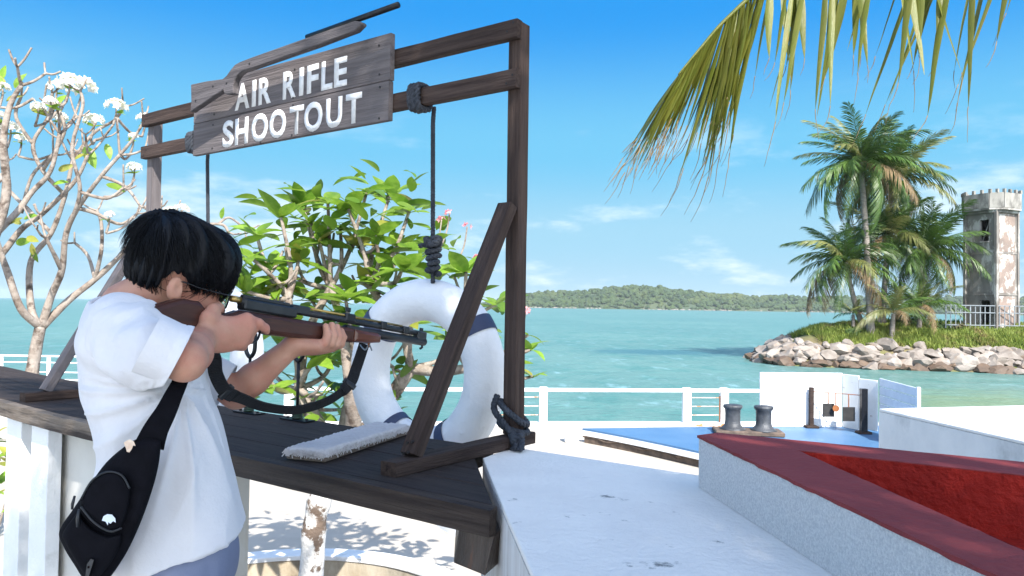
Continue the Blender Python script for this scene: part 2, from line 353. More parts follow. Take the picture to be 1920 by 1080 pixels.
# terrace the shooter stands on (its front edge is the counter line)
tp = [uvp(-9, 0.42, 0), uvp(-0.38, 0.42, 0), uvp(0.0, -0.02, 0), Vector((0.19, 0.25, 0)), (0.40, -8), (-12, -8)]
M_terr = mat('terrace_floor', (0.52, 0.51, 0.48), (0.44, 0.43, 0.41), 3, 0.85, 0.3, 50)
m = MB().prism([V2(p) for p in tp], YARD+0.004, 0.0); tag(m.build('terrace', M_terr), kind='structure')

# --- thick white wall right of the counter; its top is level with the counter
Wl = [Vector((0.225, 0.05)), Vector((0.043, 1.27)), Vector((-0.012, 1.692)), Vector((-0.078, 2.235)), Vector((0.010, 2.415))]
wback = Vector((0.010, 2.415)) + UU*3.2
wall_poly = [V2(p) for p in Wl] + [V2(wback), (2.9, 0.05)]
wr = thing('parapet_wall', 'thick white painted wall with flat chipped top to the right of the counter', 'wall', (0.9, 1.2, YARD))
mw = MB().prism(wall_poly, YARD+0.002, 0.985).build('wall_body', M_streak, wr)
mt = MB().prism([(p[0], p[1]) for p in wall_poly], 0.987, 1.0); o = mt.build('wall_top', M_slab, wr); bevel_mesh(o.data, 0.004)

# --- red capped prow kerb standing on that wall
KT = 1.13
def kp(x, y, z=KT): return onz(x, y, z)
tipA = kp(1308, 816); tipB = kp(1345, 811)
dn = (kp(1870, 1080)-tipA).normalized(); df = (kp(1920, 866)-tipB).normalized()
inn = kp(1495, 844); dni = (kp(1920, 1032)-inn).normalized(); dfi = (kp(1920, 891)-inn).normalized()
nearO = tipA+dn*1.75; nearI = inn+dni*1.55; farO = tipB+df*1.9; farI = inn+dfi*1.55
kr = thing('prow_kerb', 'ship prow shaped white stucco kerb with a red painted top', 'kerb', (tipA.x+0.3, tipA.y-0.4, 1.0))
outer = [V2(tipA), V2(nearO), V2(nearI), V2(inn), V2(farI), V2(farO), V2(tipB)]
def inset(poly, d):
    n_ = len(poly); out = []
    ar = sum(poly[i][0]*poly[(i+1) % n_][1]-poly[(i+1) % n_][0]*poly[i][1] for i in range(n_)); s = 1 if ar > 0 else -1
    for i in range(n_):
        a = Vector(poly[i-1]); b_ = Vector(poly[i]); c_ = Vector(poly[(i+1) % n_])
        e1 = (b_-a).normalized(); e2 = (c_-b_).normalized(); n1 = Vector((-e1.y, e1.x))*s; n2 = Vector((-e2.y, e2.x))*s
        k = n1+n2; k = k/max(0.15, k.dot(n1)); out.append(tuple(b_+k*d))
    return out
MB().prism(inset(outer, 0.003), 1.001, KT-0.006).build('stucco_side', M_stucco, kr)
# red top as a subdivided sheet with a slightly ragged outer edge
cap = MB().prism(outer, KT-0.007, KT); o = cap.build('red_top', M_red, kr)
bm = bmesh.new(); bm.from_mesh(o.data)
bmesh.ops.subdivide_edges(bm, edges=[e for e in bm.edges if e.calc_length() > 0.2], cuts=70)
for v_ in bm.verts:
    k = mnoise.noise(v_.co*55)*0.0035+mnoise.noise(v_.co*160)*0.002
    v_.co.x += k; v_.co.y += k*0.5; v_.co.z += (mnoise.noise(v_.co*40)*0.002 if v_.co.z < KT-0.003 else 0)
bm.to_mesh(o.data); bm.free()
# red lining of the well inside the prow: a sheet along the far and near inner faces and a floor
z0 = 0.80
li = [(inn.x, inn.y), (farI.x, farI.y), (nearI.x, nearI.y)]
def wallsheet(a, b_, zt, zb, off, nx=40, nzv=8):
    a = Vector(a); b_ = Vector(b_); d = (b_-a).normalized(); nn = Vector((-d.y, d.x))*off; v = []; f = []
    for i in range(nx+1):
        for j in range(nzv+1):
            p = a+(b_-a)*(i/nx)+nn; z = zt+(zb-zt)*j/nzv
            k = mnoise.noise(Vector((p.x*30, p.y*30, z*30)))*0.0012
            v.append((p.x+nn.x*k*50, p.y+nn.y*k*50, z))
    for i in range(nx):
        for j in range(nzv): f.append((i*(nzv+1)+j, (i+1)*(nzv+1)+j, (i+1)*(nzv+1)+j+1, i*(nzv+1)+j+1))
    return v, f
cen = (Vector(li[0])+Vector(li[1])+Vector(li[2]))/3
def offs(a, b_):
    d = (Vector(b_)-Vector(a)).normalized(); nn = Vector((-d.y, d.x)); return 0.004 if (cen-Vector(a)).dot(nn) > 0 else -0.004
w_ = MB()
for a, b_ in ((li[0], li[1]), (li[0], li[2])): w_.add(*wallsheet(a, b_, KT-0.0015, 1.003, offs(a, b_)))
w_.add([(p[0], p[1], 1.004) for p in li], [(0, 1, 2)])
w_.build('red_well_lining', M_redwell, kr)

# --- big white block further right
bz = 0.5; b0 = onz(1648, 766, bz); b1 = onz(1920, 827, bz); b2 = onz(1920, 760, bz)
b1 = b0+(b1-b0)*1.5; b2 = b0+(b2-b0)*2.2; b3 = b1+b2-b0
blk = thing('white_block', 'large scuffed white concrete block with sunlit top behind the red prow', 'concrete block', (b0.x+1, b0.y, YARD))
MB().prism([V2(b0), V2(b1), V2(b3), V2(b2)], YARD+0.002, bz-0.03).build('block_body', M_scuff, blk)
MB().prism([V2(p) for p in (b0, b1, b3, b2)], bz-0.028, bz).build('block_top', M_white, blk, bevel=0.01)

# --- blue deck platform
DK = YARD+0.31
d0 = onz(1092, 803, DK); d1 = onz(1304, 845, DK); d1m = onz(1190, 821, DK); dback = onz(1336, 800, DK); dr = onz(1750, 806, DK)
d2 = d1+(d1-d1m)*3.0
front = bez(d0, d1m*2-(d0+d1)*0.5, d1, 10)+[d2]
dp = [V2(p) for p in front]+[(d2.x+6, d2.y+0.5), (dr.x, dr.y+0.6), V2(dback), ]
deck = thing('blue_deck', 'low blue painted deck with white skirting beyond the white wall', 'deck', (d1.x, d1.y, YARD))
MB().prism(dp, DK-0.04, DK).build('deck_top', M_blue, deck)
# white skirting board and dark recess beneath
sk = MB(); rc = MB()
cen2 = Vector((sum(p[0] for p in dp)/len(dp), sum(p[1] for p in dp)/len(dp)))
def shift(p, k):
    q = Vector(p)+(cen2-Vector(p)).normalized()*k; return (q.x, q.y)
fr2 = [V2(p) for p in front]
sk.prism([shift(p, -0.03) for p in fr2]+[shift(p, 0.05) for p in fr2[::-1]], DK-0.15, DK-0.041).build('skirting', M_white, deck)
M_recess = mat('dark_gap_brown', (0.06, 0.045, 0.035), (0.14, 0.10, 0.075), 6, 0.9, 0.6, 20)  # plinth's dark colour stands for the shade in the gap below the skirting
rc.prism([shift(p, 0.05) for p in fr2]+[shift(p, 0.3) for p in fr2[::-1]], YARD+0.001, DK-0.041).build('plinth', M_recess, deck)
hp = [Vector((*shift(p, 0.02), YARD+0.13+0.03*math.sin(i*2.3))) for i, p in enumerate(fr2)]
MB().tube(smooth_path(hp, 6), 0.018, 6).build('cable', M_recess, deck, True)
c0 = onz(1072, 830, YARD); tag(MB().box((c0.x, c0.y+0.1, YARD+0.14), (0.30, 0.25, 0.27), None, 0.015).build('concrete_stub', M_white), 'small white concrete stub beside the tip of the blue deck', 'concrete stub')

# --- kerb wall and railings along the quay
def railing(name, label, pts, posts, kerb=0.10, rails=((0.90, 0.055),), thin=(), post_h=0.97, pw=0.20, group=None, thin_mat=None):
    a = Vector(pts[0]); root = thing(name, label, 'railing', (a.x, a.y, YARD), group)
    for i in range(len(pts)-1):
        a = Vector((pts[i][0], pts[i][1], 0)); b_ = Vector((pts[i+1][0], pts[i+1][1], 0))
        if kerb: board('kerb', a+Vector((0, 0, YARD+kerb/2+.001)), b_+Vector((0, 0, YARD+kerb/2+.001)), 0.30, kerb, M_white, root, ch=0.01)
        for h, th in rails: board('top_rail', a+Vector((0, 0, YARD+h)), b_+Vector((0, 0, YARD+h)), 0.09, th*1.6, M_white, root, ch=0.01)
        for (h, r, s0, s1) in thin:
            p = a+(b_-a)*s0; q = a+(b_-a)*s1
            MB().tube([p+Vector((0, 0, YARD+h)), q+Vector((0, 0, YARD+h))], r, 6).build('thin_bar', thin_mat or M_rustbar, root, True)
    for p in posts:
        MB().box((p[0], p[1], YARD+kerb+(post_h-kerb)/2), (pw, pw, post_h-kerb), None, 0.012).build('post', M_white, root)
    return root
def fpt(x): 
    s = (x-480)/(1420-480); p = f0+(f1-f0)*s; q = onz(x, 799, YARD); return q
A = fpt(500); B = fpt(1440)
def frac(x): return (fpt(x)-A).length/(B-A).length
thin = [(h, 0.013, frac(x0), frac(x1)) for h in (0.28, 0.50, 0.72) for x0, x1 in ((880, 1013), (1292, 1352))]
pp = [fpt(x) for x in (541, 880, 1018, 1287, 1357)]
rl = railing('quay_railing', 'white concrete post railing with rusty bars along the quay behind the blue deck', [A, B], pp, thin=thin)
q = fpt(1349); MB().box((q.x, q.y-0.02, YARD+0.43), (0.03, 0.03, 0.66)).build('rusty_gate_post', M_rust, rl)
q0 = fpt(1300); q1 = fpt(1372); MB().box(((q0.x+q1.x)/2-0.1, q0.y-0.145, YARD+0.06), (0.75, 0.012, 0.07)).build('rust_stain_plate', M_rustbar, rl)
m = MB(); q = fpt(1364); m.tube([(q.x, q.y-0.12, YARD+0.02), (q.x, q.y-0.12, YARD+0.16), (q.x, q.y-0.12, YARD+0.24), (q.x, q.y-0.12, YARD+0.30)], [0.10, 0.085, 0.05, 0.015], 10)
tag(m.build('rusty_lamp_base', M_rust, None, True), 'small rusty cone shaped fitting at the foot of the railing post', 'fitting')
xs = [-75, 2, 91, 180, 232]
ry = 27.0
lp = [Vector((atY(x, 700, ry).x, ry, 0)) for x in xs]
railing('quay_railing', 'thin white metal railing along the sea behind the bare frangipani tree', [lp[0], lp[-1]], lp, kerb=0.0, rails=((0.93, 0.035),),
        thin=[(h, 0.022, 0, 1) for h in (0.10, 0.36, 0.70)], post_h=0.95, pw=0.10, thin_mat=M_white)

# --- double mooring bitt on the blue deck
bo = onz(1402, 814, DK)
bt = thing('mooring_bitt', 'black iron double mooring bitt on the blue deck beside the red prow', 'mooring bitt', (bo.x, bo.y, DK))
MB().box((bo.x, bo.y, DK+0.05), (1.42, 0.62, 0.10), Matrix.Rotation(-0.12, 4, 'Z'), 0.02).build('base_plate', M_recess, bt)
for px_ in (1375, 1430):
    p = atY(px_, 800, bo.y); p.z = DK
    r = [0.30, 0.24, 0.175, 0.16, 0.158, 0.165, 0.20, 0.205, 0.19, 0.10]
    h = [0.09, 0.13, 0.19, 0.28, 0.42, 0.52, 0.56, 0.59, 0.615, 0.63]
    y_ = bo.y - (px_-1402)*0.002
    MB().tube([(p.x, y_, DK+k) for k in h], r, 24).build('bollard_post', M_iron, bt, True)

# --- white target booth
BZ = DK
e0 = onz(1424, 800, BZ); e1 = onz(1578, 800, BZ); e1.y = e0.y+0.15; e1.x = atY(1578, 800, e1.y).x
e2 = onz(1645, 813, BZ); BH = 1.24
bt2 = thing('target_booth', 'white panelled backstop booth with black hanging plates on the deck', 'target booth', (e1.x, e1.y, BZ))
def panel(name, a, b_, z0, z1, th=0.05, mt=M_white):
    a = Vector((a.x, a.y, 0)); b_ = Vector((b_.x, b_.y, 0)); 
    return board(name, a+Vector((0, 0, (z0+z1)/2)), b_+Vector((0, 0, (z0+z1)/2)), th, z1-z0, mt, bt2, ch=0.006)
em = e0+(e1-e0)*0.415
panel('panel', e0, em-(e1-e0)*0.004, BZ+0.002, BZ+BH); panel('panel', em+(e1-e0)*0.004, e1, BZ+0.002, BZ+BH)
er_ = e1+(e2-e1)*0.5
M_peel = mat('peeling_white', (0.74, 0.74, 0.72), (0.68, 0.67, 0.64), 3, 0.7, c3=(0.20, 0.11, 0.07), c3scale=5, c3lo=0.66, c3hi=0.70)
panel('panel', e1+(e2-e1)*0.05, er_-(e2-e1)*0.01, BZ+0.002, BZ+BH-0.02, 0.04, M_peel); panel('panel', er_+(e2-e1)*0.01, e2, BZ+0.05, BZ+BH-0.08, 0.04, M_peel)
# slatted side wing behind
g0 = atY(1650, 760, e2.y-0.03); g1 = atY(1722, 760, e2.y*0.886)
M_slat = mat('shade_blue_slat', (0.66, 0.69, 0.74), (0.58, 0.61, 0.67), 4, 0.7, objvar=0.06)  # bluish grey puts the shade on the wing into the slat colour
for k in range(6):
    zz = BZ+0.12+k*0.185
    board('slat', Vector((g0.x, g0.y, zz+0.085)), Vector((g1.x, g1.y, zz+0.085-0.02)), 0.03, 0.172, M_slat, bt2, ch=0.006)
MB().box((g1.x, g1.y, BZ+0.6), (0.06, 0.06, 1.24)).build('wing_post', M_white, bt2)
p1 = onz(1521, 802, BZ); p2 = onz(1619, 813, BZ)
for p, w_, mt, h in ((p1, 0.09, M_wood_mid, 0.92), (p2, 0.13, M_blackmetal, 0.98)):
    MB().box((p.x, p.y, BZ+h/2), (w_, w_, h), None, 0.006).build('upright', mt, bt2); MB().box((p.x, p.y, BZ+0.025), (0.28, 0.24, 0.05), None, 0.006).build('upright_foot', M_wood_mid, bt2)
wz = BZ+0.83
MB().tube([(p1.x, p1.y, wz), (p2.x, p2.y, wz)], 0.010, 6).build('hanging_bar', M_rust, bt2)
M_plate = mat('black_plate', (0.012, 0.012, 0.013), (0.03, 0.028, 0.026), 10, 0.6)
def tgt(px_, top, kind, size):
    s = (px_-1521)/(1619-1521); c_ = p1+(p2-p1)*s; nm = 'square_target' if kind == 0 else 'round_target'
    tg = thing('hanging_target', {1553: 'black square steel plate hanging left of the round plate in the booth', 1591: 'black square steel plate hanging right of the round plate in the booth', 1567: 'brown round steel plate hanging between the two black squares'}[px_], 'target plate', (c_.x, c_.y, wz))
    MB().tube([(c_.x, c_.y-0.015, wz), (c_.x, c_.y-0.02, wz-top)], 0.011, 6).build('rod', M_rust, tg)
    if kind == 0: MB().box((c_.x, c_.y-0.03, wz-top-size/2), (size*0.86, 0.02, size), None, 0.003).build('plate', M_plate, tg)
    else: MB().tube([(c_.x, c_.y-0.04, wz-top-size/2), (c_.x, c_.y-0.02, wz-top-size/2)], size/2, 16).build('plate', M_rust, tg)
tgt(1553, 0.24, 0, 0.30); tgt(1567, 0.26, 1, 0.15); tgt(1591, 0.28, 0, 0.31)

# --- round planter below the counter
pc = Vector((-1.92, 6.16)); PR = 1.87
pl = thing('round_planter', 'round white rimmed planter with stained inside at the foot of the frangipani', 'planter', (pc.x, pc.y, YARD))
v = []; f = []; K = 72
M_stain = mat('stained_concrete', (0.50, 0.45, 0.36), (0.30, 0.24, 0.16), 2.5, 0.9, 0.4, 20, c3=(0.10, 0.085, 0.06), c3scale=1.6, c3lo=0.5, c3hi=0.66, stretch=(1, 1, 0.5))
def ringwall(r0, r1, z0, z1):
    v = []; f = []
    for k in range(K):
        a = 2*math.pi*k/K; ca, sa = math.cos(a), math.sin(a)
        for (r, z) in ((r0, z0), (r1, z0), (r1, z1), (r0, z1)): v.append((pc.x+r*ca, pc.y+r*sa, z))
    for k in range(K):
        for j in range(4):
            a0 = k*4+j; a1 = k*4+(j+1) % 4; b0_ = ((k+1) % K)*4+j; b1_ = ((k+1) % K)*4+(j+1) % 4
            f.append((a0, b0_, b1_, a1))
    return v, f
m = MB(); m.add(*ringwall(PR-0.22, PR, YARD+0.002, YARD+0.36)); m.build('planter_wall', M_stain, pl)
m = MB(); m.add(*ringwall(PR-0.235, PR+0.01, YARD+0.362, YARD+0.41)); m.build('rim', M_white, pl, False, bevel=0.01)
M_soil = mat('soil', (0.10, 0.075, 0.05), (0.06, 0.045, 0.03), 6, 0.95, 0.8, 20)
m = MB(); m.add([(pc.x+(PR-0.2)*math.cos(2*math.pi*k/48), pc.y+(PR-0.2)*math.sin(2*math.pi*k/48), YARD+0.06) for k in range(48)], [tuple(range(48))]); m.build('soil', M_soil, pl)
# curved step edge on the yard seen under the counter
cp = [onz(790, 955, YARD), onz(810, 978, YARD), onz(840, 1000, YARD), onz(885, 1018, YARD), onz(950, 1035, YARD)]
cpath = smooth_path([p+Vector((0, 0, 0.06)) for p in cp], 8)
st = MB()
pts2 = [Vector((p.x, p.y)) for p in cpath]; out_ = []
for i, p in enumerate(pts2):
    d = (pts2[min(i+1, len(pts2)-1)]-pts2[max(i-1, 0)]).normalized(); out_.append(p+Vector((-d.y, d.x))*0.28)
st.prism([tuple(p) for p in pts2]+[tuple(p) for p in out_[::-1]], YARD+0.001, YARD+0.16)
tag(st.build('curved_kerb', M_scuff, None), 'curved grey concrete kerb on the yard below the end of the counter', 'kerb')
# ================================================================== counter, frame, sign, ropes, rings
CT = 1.0
ct = thing('shooting_counter', 'long dark plank counter across the foreground carrying the timber frame', 'counter', uvp(-2, 0.3, CT-0.05))
# planks: four long boards, edges following the front curve
def vfront(u): 
    k = max(0.0, -u-1.9); return 0.06*k*k*0.95
ws = [0.0, 0.135, 0.27, 0.405, 0.545]
for j in range(4):
    v = []; f = []; ns = 46
    for i in range(ns+1):
        s = i/ns; u_ = -5.0+5.0*s
        for vv in (ws[j]+0.002, ws[j+1]-0.002):
            # 45 degree cut at the right end
            ur = -0.018-0.94*vv if vv < 0.42 else -0.40-0.03
            u2 = -5.0+(ur+5.0)*s
            off = vfront(u2)*(1-vv/0.9)
            dz = mnoise.noise(Vector((u2*3, j*7.1, 0)))*0.0015
            p = uvp(u2, vv+off, CT+dz); v.append(p); v.append(p-Vector((0, 0, 0.045)))
    for i in range(ns):
        a = i*4; b_ = a+4
        f += [(a, b_, b_+2, a+2), (a+1, a+3, b_+3, b_+1), (a, a+1, b_+1, b_), (a+2, b_+2, b_+3, a+3)]
    f += [(0, 2, 3, 1), (ns*4, ns*4+1, ns*4+3, ns*4+2)]
    # local frame so the grain runs along the counter
    Mx = frame_mat(uvp(0, 0, CT), U3); Mi = Mx.inverted()
    o = obj('plank', mesh('plank', [Mi @ p for p in v], f), M_wood_dark, ct, Mx); bevel_mesh(o.data, 0.003, 1)
# front fascia: a worn pale board on the left, a dark one on the right
M_fascia = mat('fascia_wood', (0.028, 0.020, 0.017), (0.060, 0.045, 0.037), 6, 0.6, 0.5, 22, spec=0.2, stretch=(0.5, 9, 9), c3=(0.11, 0.085, 0.068), c3scale=0.55, c3lo=0.56, c3hi=0.72)
M_fascia2 = mat('worn_fascia_wood', (0.15, 0.118, 0.092), (0.24, 0.20, 0.165), 5, 0.8, 0.6, 22, spec=0.2, stretch=(0.5, 9, 9), c3=(0.045, 0.035, 0.03), c3scale=1.6, c3lo=0.54, c3hi=0.66)
for (ua_, ubb, mt_) in ((-5.0, -1.702, M_fascia2), (-1.698, -0.005, M_fascia)):
    v = []; f = []; ns = 40
    for i in range(ns+1):
        u2 = ua_+(ubb-ua_)*i/ns; off = vfront(u2); rag = mnoise.noise(Vector((u2*9, 0, 3)))*0.0025
        for (dv, dz) in ((-0.004, 0.001+rag*0.6), (-0.030, -0.004+rag), (-0.032, -0.062+rag*0.5), (-0.004, -0.064)): v.append(uvp(u2, off+dv, CT+dz))
    for i in range(ns):
        for j in range(4): f.append((i*4+j, i*4+(j+1) % 4, i*4+4+(j+1) % 4, i*4+4+j))
    f += [(0, 1, 2, 3), (ns*4+3, ns*4+2, ns*4+1, ns*4)]
    Mx = frame_mat(uvp(0, 0, CT), U3); Mi = Mx.inverted()
    obj('fascia', mesh('fascia', [Mi @ p for p in v], [q[::-1] for q in f]), mt_, ct, Mx)
# end beam below the right end
m = MB(); bx = uvp(-0.13, 0.10, 0)
M_beam = mat('wet_beam', (0.035, 0.024, 0.018), (0.09, 0.065, 0.05), 5, 0.45, 0.5, 20, stretch=(3, 3, 0.6), c3=(0.24, 0.085, 0.035), c3scale=2.2, c3lo=0.56, c3hi=0.64)
m.prism([V2(uvp(-0.125, 0.012, 0)), V2(uvp(-0.012, -0.004, 0)), V2(uvp(-0.035, 0.075, 0)), V2(uvp(-0.33, 0.40, 0)), V2(uvp(-0.44, 0.40, 0))], CT-0.155, CT-0.0645)
o = m.build('end_beam', M_beam, ct, bevel=0.004)
o2 = o.data
for q in o2.vertices:
    if q.co.z < CT-0.11: q.co.x += 0.012*(-1 if q.co.x < bx.x else -1.5)

# pier wall carrying the left of the counter
pw_ = thing('pier_wall', 'cream wall with white pilasters carrying the counter at the far left', 'wall', uvp(-2.2, 0.2, YARD))
M_cream = mat('cream_wall', (0.60, 0.58, 0.53), (0.52, 0.50, 0.46), 2.5, 0.8, 0.2, 40, c3=(0.45, 0.36, 0.24), c3scale=2.2, c3lo=0.60, c3hi=0.74, stretch=(1, 1, 0.35))
def vw(u): return vfront(u)+0.075
def ub(x): 
    # u of a pixel column on the wall face
    best = None
    for i in range(4000):
        u_ = -4+3.5*i/4000; p = uvp(u_, vw(u_)-0.06, 0.6); q = np.array(p)-CP; X = 960+FPX*(q@CR)/(q@CF)
        if best is None or abs(X-x) < best[0]: best = (abs(X-x), u_)
    return best[1]
uL, u1, u2_, u3, u4 = ub(9), ub(36), ub(55), ub(86), ub(300)
def wseg(a, b_, dv, depth, z1):
    return [V2(uvp(a, vw(a)+dv, 0)), V2(uvp(b_, vw(b_)+dv, 0)), V2(uvp(b_, vw(b_)+dv+depth, 0)), V2(uvp(a, vw(a)+dv+depth, 0))]
MB().prism(wseg(uL+0.004, u4, 0.0, 0.28, 1), YARD+0.002, CT-0.047).build('wall_body', M_cream, pw_)
for a, b_ in ((uL, u1), (u2_, u3)): MB().prism(wseg(a, b_, -0.06, 0.34 if a == uL else 0.055, 1), YARD+0.003, CT-0.066).build('pilaster', M_white, pw_, bevel=0.004)

# ---- timber frame
FR = thing('timber_frame', 'tall brown timber frame of posts, rails and raking braces on the counter', 'timber frame', uvp(-1.5, 0.6, CT))
ZT = 2.358; UR = -0.405; UL = -2.612; VP_ = 0.612
for u_ in (UR, UL):
    board('foot', uvp(u_+0.005, 0.052, CT+0.019), uvp(u_+0.005, 0.69, CT+0.019), 0.058, 0.038, M_wood_mid, FR, wob=0.0008)
    board('post', uvp(u_, VP_, CT+0.039), uvp(u_, VP_, ZT-0.003), 0.052, 0.048, M_wood_mid if u_ == UR else M_wood_grey, FR, up=-V3, wob=0.0008)
    a = uvp(u_-0.004, 0.145, CT+0.040); b_ = uvp(u_-0.004, 0.566, 1.765)
    board('brace', a, b_, 0.056, 0.036, M_wood_mid if u_ == UR else M_wood_grey, FR, up=(V3*-0.86+Vector((0, 0, 0.5))), wob=0.0008)
for zc in (2.330, 2.171):
    board('rail', uvp(-2.652, VP_-0.034, zc), uvp(UR+0.024, VP_-0.034, zc), 0.032, 0.060, M_wood_mid, FR, wob=0.0008)
for u_ in (UR, UL):
    for z in (2.335, 2.168):
        for s in (-0.012, 0.012): MB().tube([uvp(u_+s, VP_-0.052, z+s), uvp(u_+s, VP_-0.049, z+s)], 0.004, 6).build('nail', M_nail, FR)
for s in (0.0, 0.028):
    for z in (1.045, 1.072): 
        p = uvp(UR-0.014+s*0.6, 0.145-0.018+(z-1.04)*0.56, z+s*0.2); MB().tube([p-V3*0.006, p+V3*0.004], 0.0038, 6).build('nail', M_nail, FR)

# ---- sign
SG = thing('sign_board', 'grey two plank sign with white painted letters on the frame rails', 'sign', uvp(-1.53, 0.57, 2.1))
us0, us1 = -2.150, -0.918; zs0, zs1 = 2.098, 2.412; zm = 2.243
VS = 0.5475
board('plank', uvp(us0, VS, (zs0+zm)/2), uvp(us1, VS, (zs0+zm)/2), 0.022, zm-zs0-0.003, M_wood_grey, SG, ch=0.002)
board('plank', uvp(us0, VS, (zs1+zm)/2), uvp(us1+0.004, VS, (zs1+zm)/2), 0.022, zs1-zm-0.001, M_wood_grey, SG, ch=0.002)
VF = VS-0.0112
def sgn(px_, py_):
    d = Vector(ray(px_, py_)); n_ = V3; p0 = uvp(0, VF, 0); t_ = (p0-Vector(CP)).dot(n_)/d.dot(n_); p = Vector(CP)+d*t_
    q = Vector((p.x, p.y))-O2; return q.dot(UU), p.z
letters = [('A',470,540,405,522),('I',552,571,393,527),('R',585,645,375,505),('R',703,766,345,478),('I',782,803,328,461),('F',820,875,312,453),('L',890,944,295,432),('E',952,1015,275,418),
           ('S',410,462,580,708),('H',470,533,567,692),('O',550,628,552,685),('O',637,716,536,668),('T',735,803,516,652),('O',806,894,502,643),('U',913,990,483,618),('T',1008,1086,457,602)]
base1, top1 = [], []
for i, (ch_, x0, x1, y0, y1) in enumerate(letters):
    cu = bpy.data.curves.new('letter', 'FONT'); cu.body = ch_; cu.size = 1; cu.extrude = 0.0; cu.resolution_u = 5; cu.offset = 0.032
    to = bpy.data.objects.new('tmp', cu); me = bpy.data.meshes.new_from_object(to); bpy.data.objects.remove(to)
    xs_ = [q.co.x for q in me.vertices]; ys_ = [q.co.y for q in me.vertices]
    S = 2.5946
    ua, za = sgn(260+x0/S, (y0+y1)/2/S); ub_, zb = sgn(260+x1/S, (y0+y1)/2/S)
    xm = 260+(x0+x1)/2/S
    _, ztop = sgn(xm, y0/S+(2 if ch_ in 'A' else 0)); _, zbot = sgn(xm, y1/S)
    row = 0 if i < 8 else 1
    zt_, zb_ = ((2.370, 2.259) if row == 0 else (2.2225, 2.110))
    if ch_ in 'OSU': zb_ -= 0.002; zt_ += (0.002 if ch_ != 'U' else 0)
    x0_, x1_, y0_, y1_ = min(xs_), max(xs_), min(ys_), max(ys_)
    Mx = frame_mat(uvp(ua, VF, 0), U3, z=(0, 0, 1)); Mi = Mx.inverted()
    r_ = random.Random(i)
    sh = r_.uniform(-0.03, 0.03)
    for q in me.vertices:
        a = (q.co.x-x0_)/(x1_-x0_); b2 = (q.co.y-y0_)/(y1_-y0_)
        jit = mnoise.noise(Vector((a*9+i*3, b2*9, i)))*0.0016
        q.co = Vector((a*(ub_-ua)+jit, -0.0012, zb_+b2*(zt_-zb_)+jit))
    bm = bmesh.new(); bm.from_mesh(me); g = bmesh.ops.extrude_face_region(bm, geom=bm.faces[:])
    for e in g['geom']:
        if isinstance(e, bmesh.types.BMVert): e.co.y += 0.0012
    bmesh.ops.recalc_face_normals(bm, faces=bm.faces[:]); bm.to_mesh(me); bm.free(); me.name = 'letter'
    obj('letter', me, M_letter, SG, Mx)
for (x, y) in ((1170,222),(1172,362),(1174,424),(1170,576),(760,338),(752,476),(752,512),(746,658),(368,556),(362,608),(358,722),(592,694)):
    u_, z_ = sgn(260+x/2.5946, y/2.5946); MB().tube([uvp(u_, VF-0.002, z_), uvp(u_, VF+0.004, z_)], 0.0042, 8).build('nail', M_nail, SG)

# ---- wooden rifle cut-out above the sign (outline in sign plane)
RC = thing('rifle_cutout', 'grey wooden rifle silhouette with black pipe barrel nailed above the sign', 'decoration', uvp(-1.6, 0.52, 2.4))
poly = [(75,425),(200,398),(330,380),(365,350),(400,300),(430,264),(470,242),(560,207),(1050,32),(1400,-92),(1450,-86),(1460,-66),(1405,-10),(1330,18),(1100,108),(560,296),(490,318),(455,345),(430,385),(416,440),(422,497),(385,503),(345,500),(338,466),(70,648),(78,560)]
VC = 0.452
pts = []
n_ = V3
for (x, y) in poly:
    d = Vector(ray(340+x/4.319, 60+y/4.319)); p0 = uvp(0, VC, 0); t_ = (p0-Vector(CP)).dot(n_)/d.dot(n_); p = Vector(CP)+d*t_
    q = Vector((p.x, p.y))-O2; pts.append((q.dot(UU), p.z))
Mx = frame_mat(uvp(0, VC, 0), U3); Th = 0.028
v = [(a, 0, z) for a, z in pts]+[(a, Th, z) for a, z in pts]; nn_ = len(pts)
f = [tuple(range(nn_)), tuple(range(nn_, 2*nn_))[::-1]]+[(i, i+nn_, (i+1) % nn_+nn_, (i+1) % nn_) for i in range(nn_)]
f = [q[::-1] for q in f]
o = obj('stock', mesh('stock', v, f), M_cut, RC, Mx); bm = bmesh.new(); bm.from_mesh(o.data); bmesh.ops.recalc_face_normals(bm, faces=bm.faces[:]); bm.to_mesh(o.data); bm.free(); bevel_mesh(o.data, 0.003, 1)
def cutp(x, y, dv): 
    d = Vector(ray(x, y)); p0 = uvp(0, VC+dv, 0); t_ = (p0-Vector(CP)).dot(n_)/d.dot(n_); return Vector(CP)+d*t_
a = cutp(576, 70, 0.014); b_ = cutp(747, 9, 0.014)
MB().tube([a, b_], 0.0105, 12).build("barrel", M_blackmetal, RC, True)
for (x, y) in ((278,490),(362,420),(428,405),(540,310)):
    p = cutp(260+x/2.5946, y/2.5946, 0); MB().tube([p-V3*0.002, p+V3*0.003], 0.0045, 8).build('nail', M_nail, RC)

